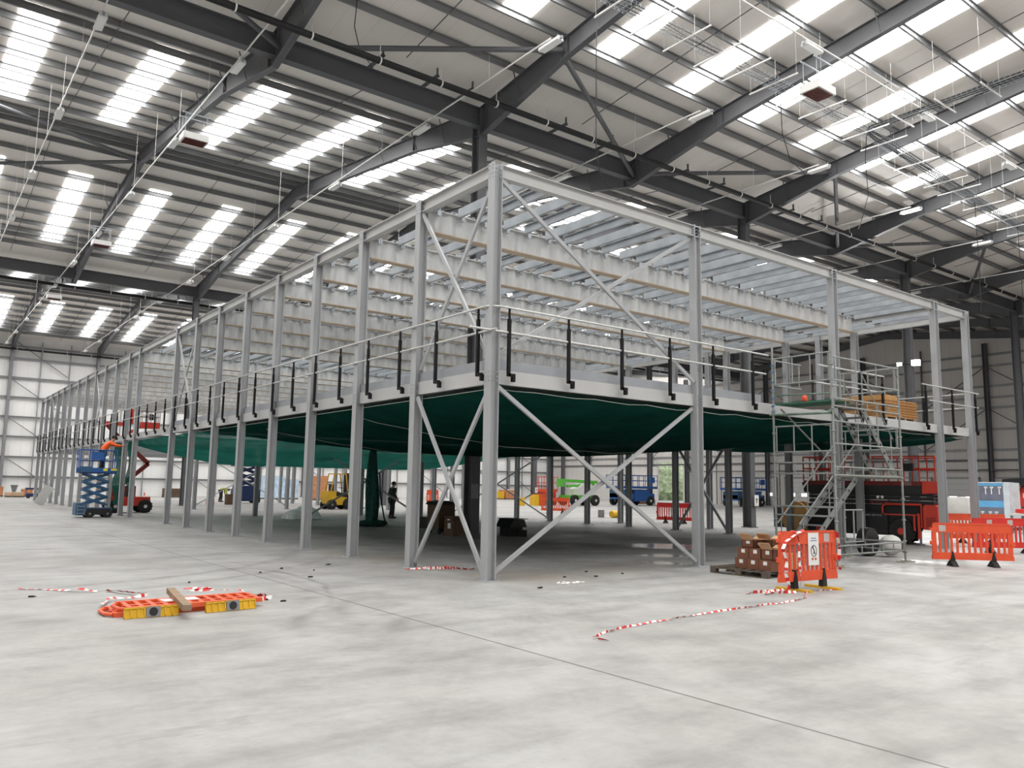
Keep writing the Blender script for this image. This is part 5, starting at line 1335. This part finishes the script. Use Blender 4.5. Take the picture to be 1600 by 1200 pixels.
for x, ya, yb, nm in rows:
    c = MB().box(x - .017, x + .017, ya, yb, LZ + .22, LZ + .26)
    y = ya + 3
    while y < yb: c.tube([(x, y, LZ + .27), (x, y, roofz(y) - .3)], .006, 5); y += 3.5
    tag(c.build('lighting_trunking', lampw, smooth=False), 'slim white lighting ' + nm.replace('conduit', 'trunking'), 'lighting trunking', 'lighting trunking', 'thing')
    k = 0; y = ya
    while y < yb:
        k += 1; lab = 'light fitting on the %s, %s from its near end' % (nm.replace('conduit', 'trunking').replace(' of the corner', '').replace('trunking beside the rafter over the near corner', 'trunking over the near corner'), ORD[k])
        if lf is None: lf = light_fitting((x, y, LZ), lab, 'roof light fittings'); lt = tree_of(lf)
        else: dup(lf, (x, y, LZ), None, lab, None, lt)
        y += 7.06
YX, ZX = 1.1, 14.85
c = MB().box(4, 50, YX - .018, YX + .018, ZX + .22, ZX + .26)
for k in range(13): c.tube([(5 + 3.5 * k, YX, ZX + .27), (5 + 3.5 * k, YX, roofz(YX) - .3)], .006, 5)
tag(c.build('lighting_trunking', lampw, smooth=False), 'white lighting trunking running crosswise high above the front right floor', 'lighting trunking', 'lighting trunking', 'thing')
for k, x in enumerate((5.4, 12.45, 19.55, 26.5, 33.5, 40.5), 1): dup(lf, (x, YX, ZX), PI / 2, 'white light fitting on the crosswise trunking, %s from the left' % ORD[k], None, lt)

# rainwater pipes under the valleys and at the far eaves
def pipe(y, z, r, label, clips=True):
    t = thing('rainwater_pipe', label, 'pipe', (20, y, z), 'black rainwater pipes')
    MB().cyl((X0, y, z), (X1, y, z), r, 14).build('pipe_run', blackpipe, t)
    b = MB(); x = X0 + 1
    while x < X1: b.lathe([(r + .004, -.02), (r + .02, -.02), (r + .02, .02), (r + .004, .02)], (x, y, z), 12, 'x').tube([(x, y, z + r), (x, y, z + r + .4)], .012, 5); x += 2.15
    stuff(b.build('pipe_clips', whitep, t))
    return t
pipe(8.8, 14.16, .10, 'long black rainwater pipe with white clips along the near roof valley')
pipe(46.7, 14.1, .10, 'long black rainwater pipe along the second roof valley')
pipe(78.3, 14.02, .10, 'long black pipe along the eaves of the far wall')
for k, x in enumerate((2.6, 4.6, 6.0, 10.2, 12.6, 17.0, 19.4, 24.6, 27.0), 1):
    o = MB().box(x - .06, x + .06, 9.75, 10.75, 14.95, 15.01).box(x - .02, x + .02, 9.75, 9.82, 14.95, 15.25).build('valley_bracket', dark, smooth=False)
    tag(o, 'small dark bracket on the near valley beam, %s from the left' % ORD[k], 'bracket', 'valley beam brackets', 'thing')

# wire cable tray with trapeze bars and cables
blackc = mat('black_cable', (.016, .016, .017), .6, 0, 0)
t = thing('cable_tray', 'wire basket cable tray crossing under the right hand roof slope', 'cable tray', (18, 2.6, 14.3))
def tray_y(x): return 2.45 + max(0, x - 18) * .055
b = MB(); x = 3.0
xs = []
while x < 44: xs.append(x); x += .16
W = .26
for s in (-W, -W / 2, 0, W / 2, W):
    b.tube([(3.0, tray_y(3) + s, 14.3), (18, tray_y(18) + s, 14.3), (44, tray_y(44) + s, 14.3)], .007, 4)
for s in (-W, W): b.tube([(3.0, tray_y(3) + s, 14.38), (18, tray_y(18) + s, 14.38), (44, tray_y(44) + s, 14.38)], .007, 4)
for x in xs: b.tube([(x, tray_y(x) - W, 14.38), (x, tray_y(x) - W, 14.3), (x, tray_y(x) + W, 14.3), (x, tray_y(x) + W, 14.38)], .008, 4)
for s in (-.24, -.08, .08, .24): b.tube([(18 + s, 2.4, 14.36), (18 + s, -6, 14.36)], .008, 4)
yy = 2.2
while yy > -6: b.tube([(17.74, yy, 14.44), (17.74, yy, 14.36), (18.26, yy, 14.36), (18.26, yy, 14.44)], .006, 4); yy -= .16
b.build('wire_basket', galv2, t)
for k in range(29):
    x = 4.2 + 1.36 * k
    if x > 43: break
    MB().box(x - .02, x + .02, tray_y(x) - .9, tray_y(x) + .85, 14.25, 14.29).tube([(x, tray_y(x) - .85, 14.29), (x, tray_y(x) - .85, roofz(tray_y(x) - .85) - .3)], .004, 4).tube([(x, tray_y(x) + .8, 14.29), (x, tray_y(x) + .8, roofz(tray_y(x) + .8) - .3)], .004, 4).build('trapeze_bar', lampw, t)
for k in range(5):
    y = 1.2 - 1.4 * k
    MB().box(17.3, 18.8, y - .02, y + .02, 14.31, 14.35).tube([(17.35, y, 14.35), (17.35, y, roofz(y) - .3)], .004, 4).tube([(18.7, y, 14.35), (18.7, y, roofz(y) - .3)], .004, 4).build('trapeze_bar', lampw, t)
R_ = random.Random(4)
for k in range(9):
    o_ = -.22 + .05 * k; pts = []
    for i in range(12): pts.append((18 + o_ + R_.uniform(-.03, .03), -6 + .75 * i, 14.42 + .03 * (k % 3)))
    pts += [(18.1 + o_, 2.5 + o_ * .5, 14.4)]
    for i in range(14): xx = 18.8 + 1.8 * i; pts.append((xx, tray_y(xx) + o_ * .9 + R_.uniform(-.03, .03), 14.35))
    if k % 2 == 0: MB().tube(pts, .026, 5).build('power_cable', blackc, t)
    else: MB().tube([(3.2 + 1.0 * i, tray_y(3.2 + i) + o_ + R_.uniform(-.05, .05), 14.33) for i in range(16)], .011, 5).build('power_cable', blackc, t)
# hanging cables
for pts, l in (([(18.2, 2.6, 14.35), (18.6, 2.9, 13.6), (18.9, 3.0, 12.4), (18.7, 3.2, 11.4), (18.3, 3.1, 11.0)], 'black cable dangling in a loose curve from the bend of the cable tray'),
               ([(6.2, 3.9, 15.2), (6.2, 3.9, 13), (6.2, 3.9, 11.0), (6.4, 3.95, 10.3), (6.8, 4.0, 10.0)], 'long thin cable hanging straight down near the roof centre'),
               ([(1.0, 8.4, 16), (.9, 8.3, 14.6), (1.05, 8.2, 13.9), (1.5, 8.2, 13.5)], 'black cable end hanging under the upper left roof'),
               ([(13.6, 3.0, 14.3), (13.8, 3.1, 13.3), (14.2, 3.1, 12.5), (14.8, 3.0, 12.2)], 'thin cable loop hanging from the cable tray right of the heater'),
               ([(28, 3.1, 14.3), (28.1, 3.1, 11.5), (28.0, 3.1, 9.4)], 'cable hanging down from the cable tray, third from the right'),
               ([(33, 3.3, 14.3), (33.1, 3.3, 11.5), (33.0, 3.3, 9.2)], 'cable hanging down from the cable tray, second from the right'),
               ([(38, 3.6, 14.3), (38.1, 3.6, 11.5), (38.0, 3.6, 9.5)], 'cable hanging down from the cable tray at the far right')):
    if 'cable tray' in l: MB().tube(pts, .014, 5).build('hanging_cable', blackc, bpy.data.objects['cable_tray'])
    else: tag(MB().tube([(pts[0][0], pts[0][1], roofz(pts[0][1]))] + pts[1:], .014, 5).build('hanging_cable', blackc), l, 'cable', 'hanging cables', 'thing')
# radiant heaters
grille = mat('dark_red_grille', (.12, .03, .025), .5, .2, .2, 10)
def heater(loc, rz, label):
    t = thing('radiant_heater', label, 'heater', (0, 0, 0), 'radiant heaters')
    MB().box(-.45, .45, -.32, .32, 0, .24).build('casing', lampw, t, smooth=False)
    b = MB().box(-.38, .38, -.26, .26, -.02, .0)
    for k in range(8): b.box(-.38, .38, -.26 + .068 * k, -.245 + .068 * k, -.035, -.02)
    b.build('grille', grille, t, smooth=False)
    b = MB()
    for x in (-.38, .38):
        for y in (-.22, .22): b.tube([(x, y, .24), (x, y, .95)], .01, 5)
    b.box(-.5, .5, -.24, -.2, .95, .99).box(-.5, .5, .2, .24, .95, .99).build('hanger', galv2, t)
    t.location = loc; t.rotation_euler = (0, 0, rz)
heater((12.5, 1.0, 13.4), 0, 'white radiant heater with red grille hung from the second rafter on the right')
heater((-.75, 18.0, 14.0), 0, 'white radiant heater with red grille hung under the first left rafter')
heater((-.7, 35.2, 14.1), 0, 'radiant heater further along the first left rafter')
heater((-.7, 51.5, 14.1), 0, 'radiant heater near the far wall on the left')
# floodlights on the building column
led = emit('lit_led_panel', (1, .98, .95), 60.0)
col_ = bpy.data.objects
for k, (z, y, l) in enumerate(((8.98, 10.45, 'larger lit floodlight on the building column above the board stack'), (9.0, 10.75, 'smaller lit floodlight left of the larger one on the same column'))):
    s = 1 if k == 0 else .55
    t = thing('floodlight', l, 'floodlight', (37.0, y, z), 'lit floodlights')
    d = Vector((-.89, -.43, -.12)).normalized(); sd = d.cross(Vector((0, 0, 1))).normalized(); u = sd.cross(d)
    M_ = Matrix((sd, d, u)).transposed(); c = Vector((37.05, y - (.1 if k == 0 else -.55), z))
    MB().cbox(c, (.5 * s, .1, .38 * s), M_).build('housing', blackp, t, smooth=False)
    MB().cbox(c + d * .055, (.44 * s, .012, .32 * s), M_).build('led_panel', led, t, smooth=False)
    MB().tube([c - d * .05, (37.35, 10.6, z - .05)], .02, 6).build('bracket', blackp, t)
    ld = bpy.data.lights.new('floodlight_beam', 'SPOT'); ld.energy = 2500 * s; ld.spot_size = 2.0; ld.spot_blend = .6; ld.shadow_soft_size = .15
    lo = bpy.data.objects.new('floodlight_beam', ld); COL.objects.link(lo); lo.parent = t
    lo.matrix_local = Matrix((sd, u, -d)).transposed().to_4x4(); lo.location = c + d * .1 - t.location
# signs on the building columns
for x, y, z, m_, l in ((6.97, YV - .285, 1.46, greyp, 'grey square sign plate on the thick dark column under the deck'), (22.24, YV - .285, 1.2, whitep, 'white sign with a black arrow on the building column behind the front columns'), (37.35, YV + SP - .285, 1.35, whitep, 'white sign with a black arrow on the pale building column far under the deck')):
    t = thing('column_sign', l, 'sign', (x, y, z), None)
    MB().box(x - .15, x + .15, y - .012, y, z - .24, z + .24).build('sign_plate', m_, t, smooth=False)
    if m_ is whitep: MB().prism([(x - .07, z + .02), (x, z + .12), (x + .07, z + .02), (x + .025, z + .02), (x + .025, z - .12), (x - .025, z - .12), (x - .025, z + .02)], 'y', y - .018, y - .012).build('arrow_print', blackp, t, smooth=False)
# swagged pipework bracket rods in the gable bays and a wall sprinkler main
for o in bpy.data.objects:
    if o.parent is None and o.type in ('MESH', 'EMPTY') and o.get('kind') is None and o.get('category') is None: struct(o)
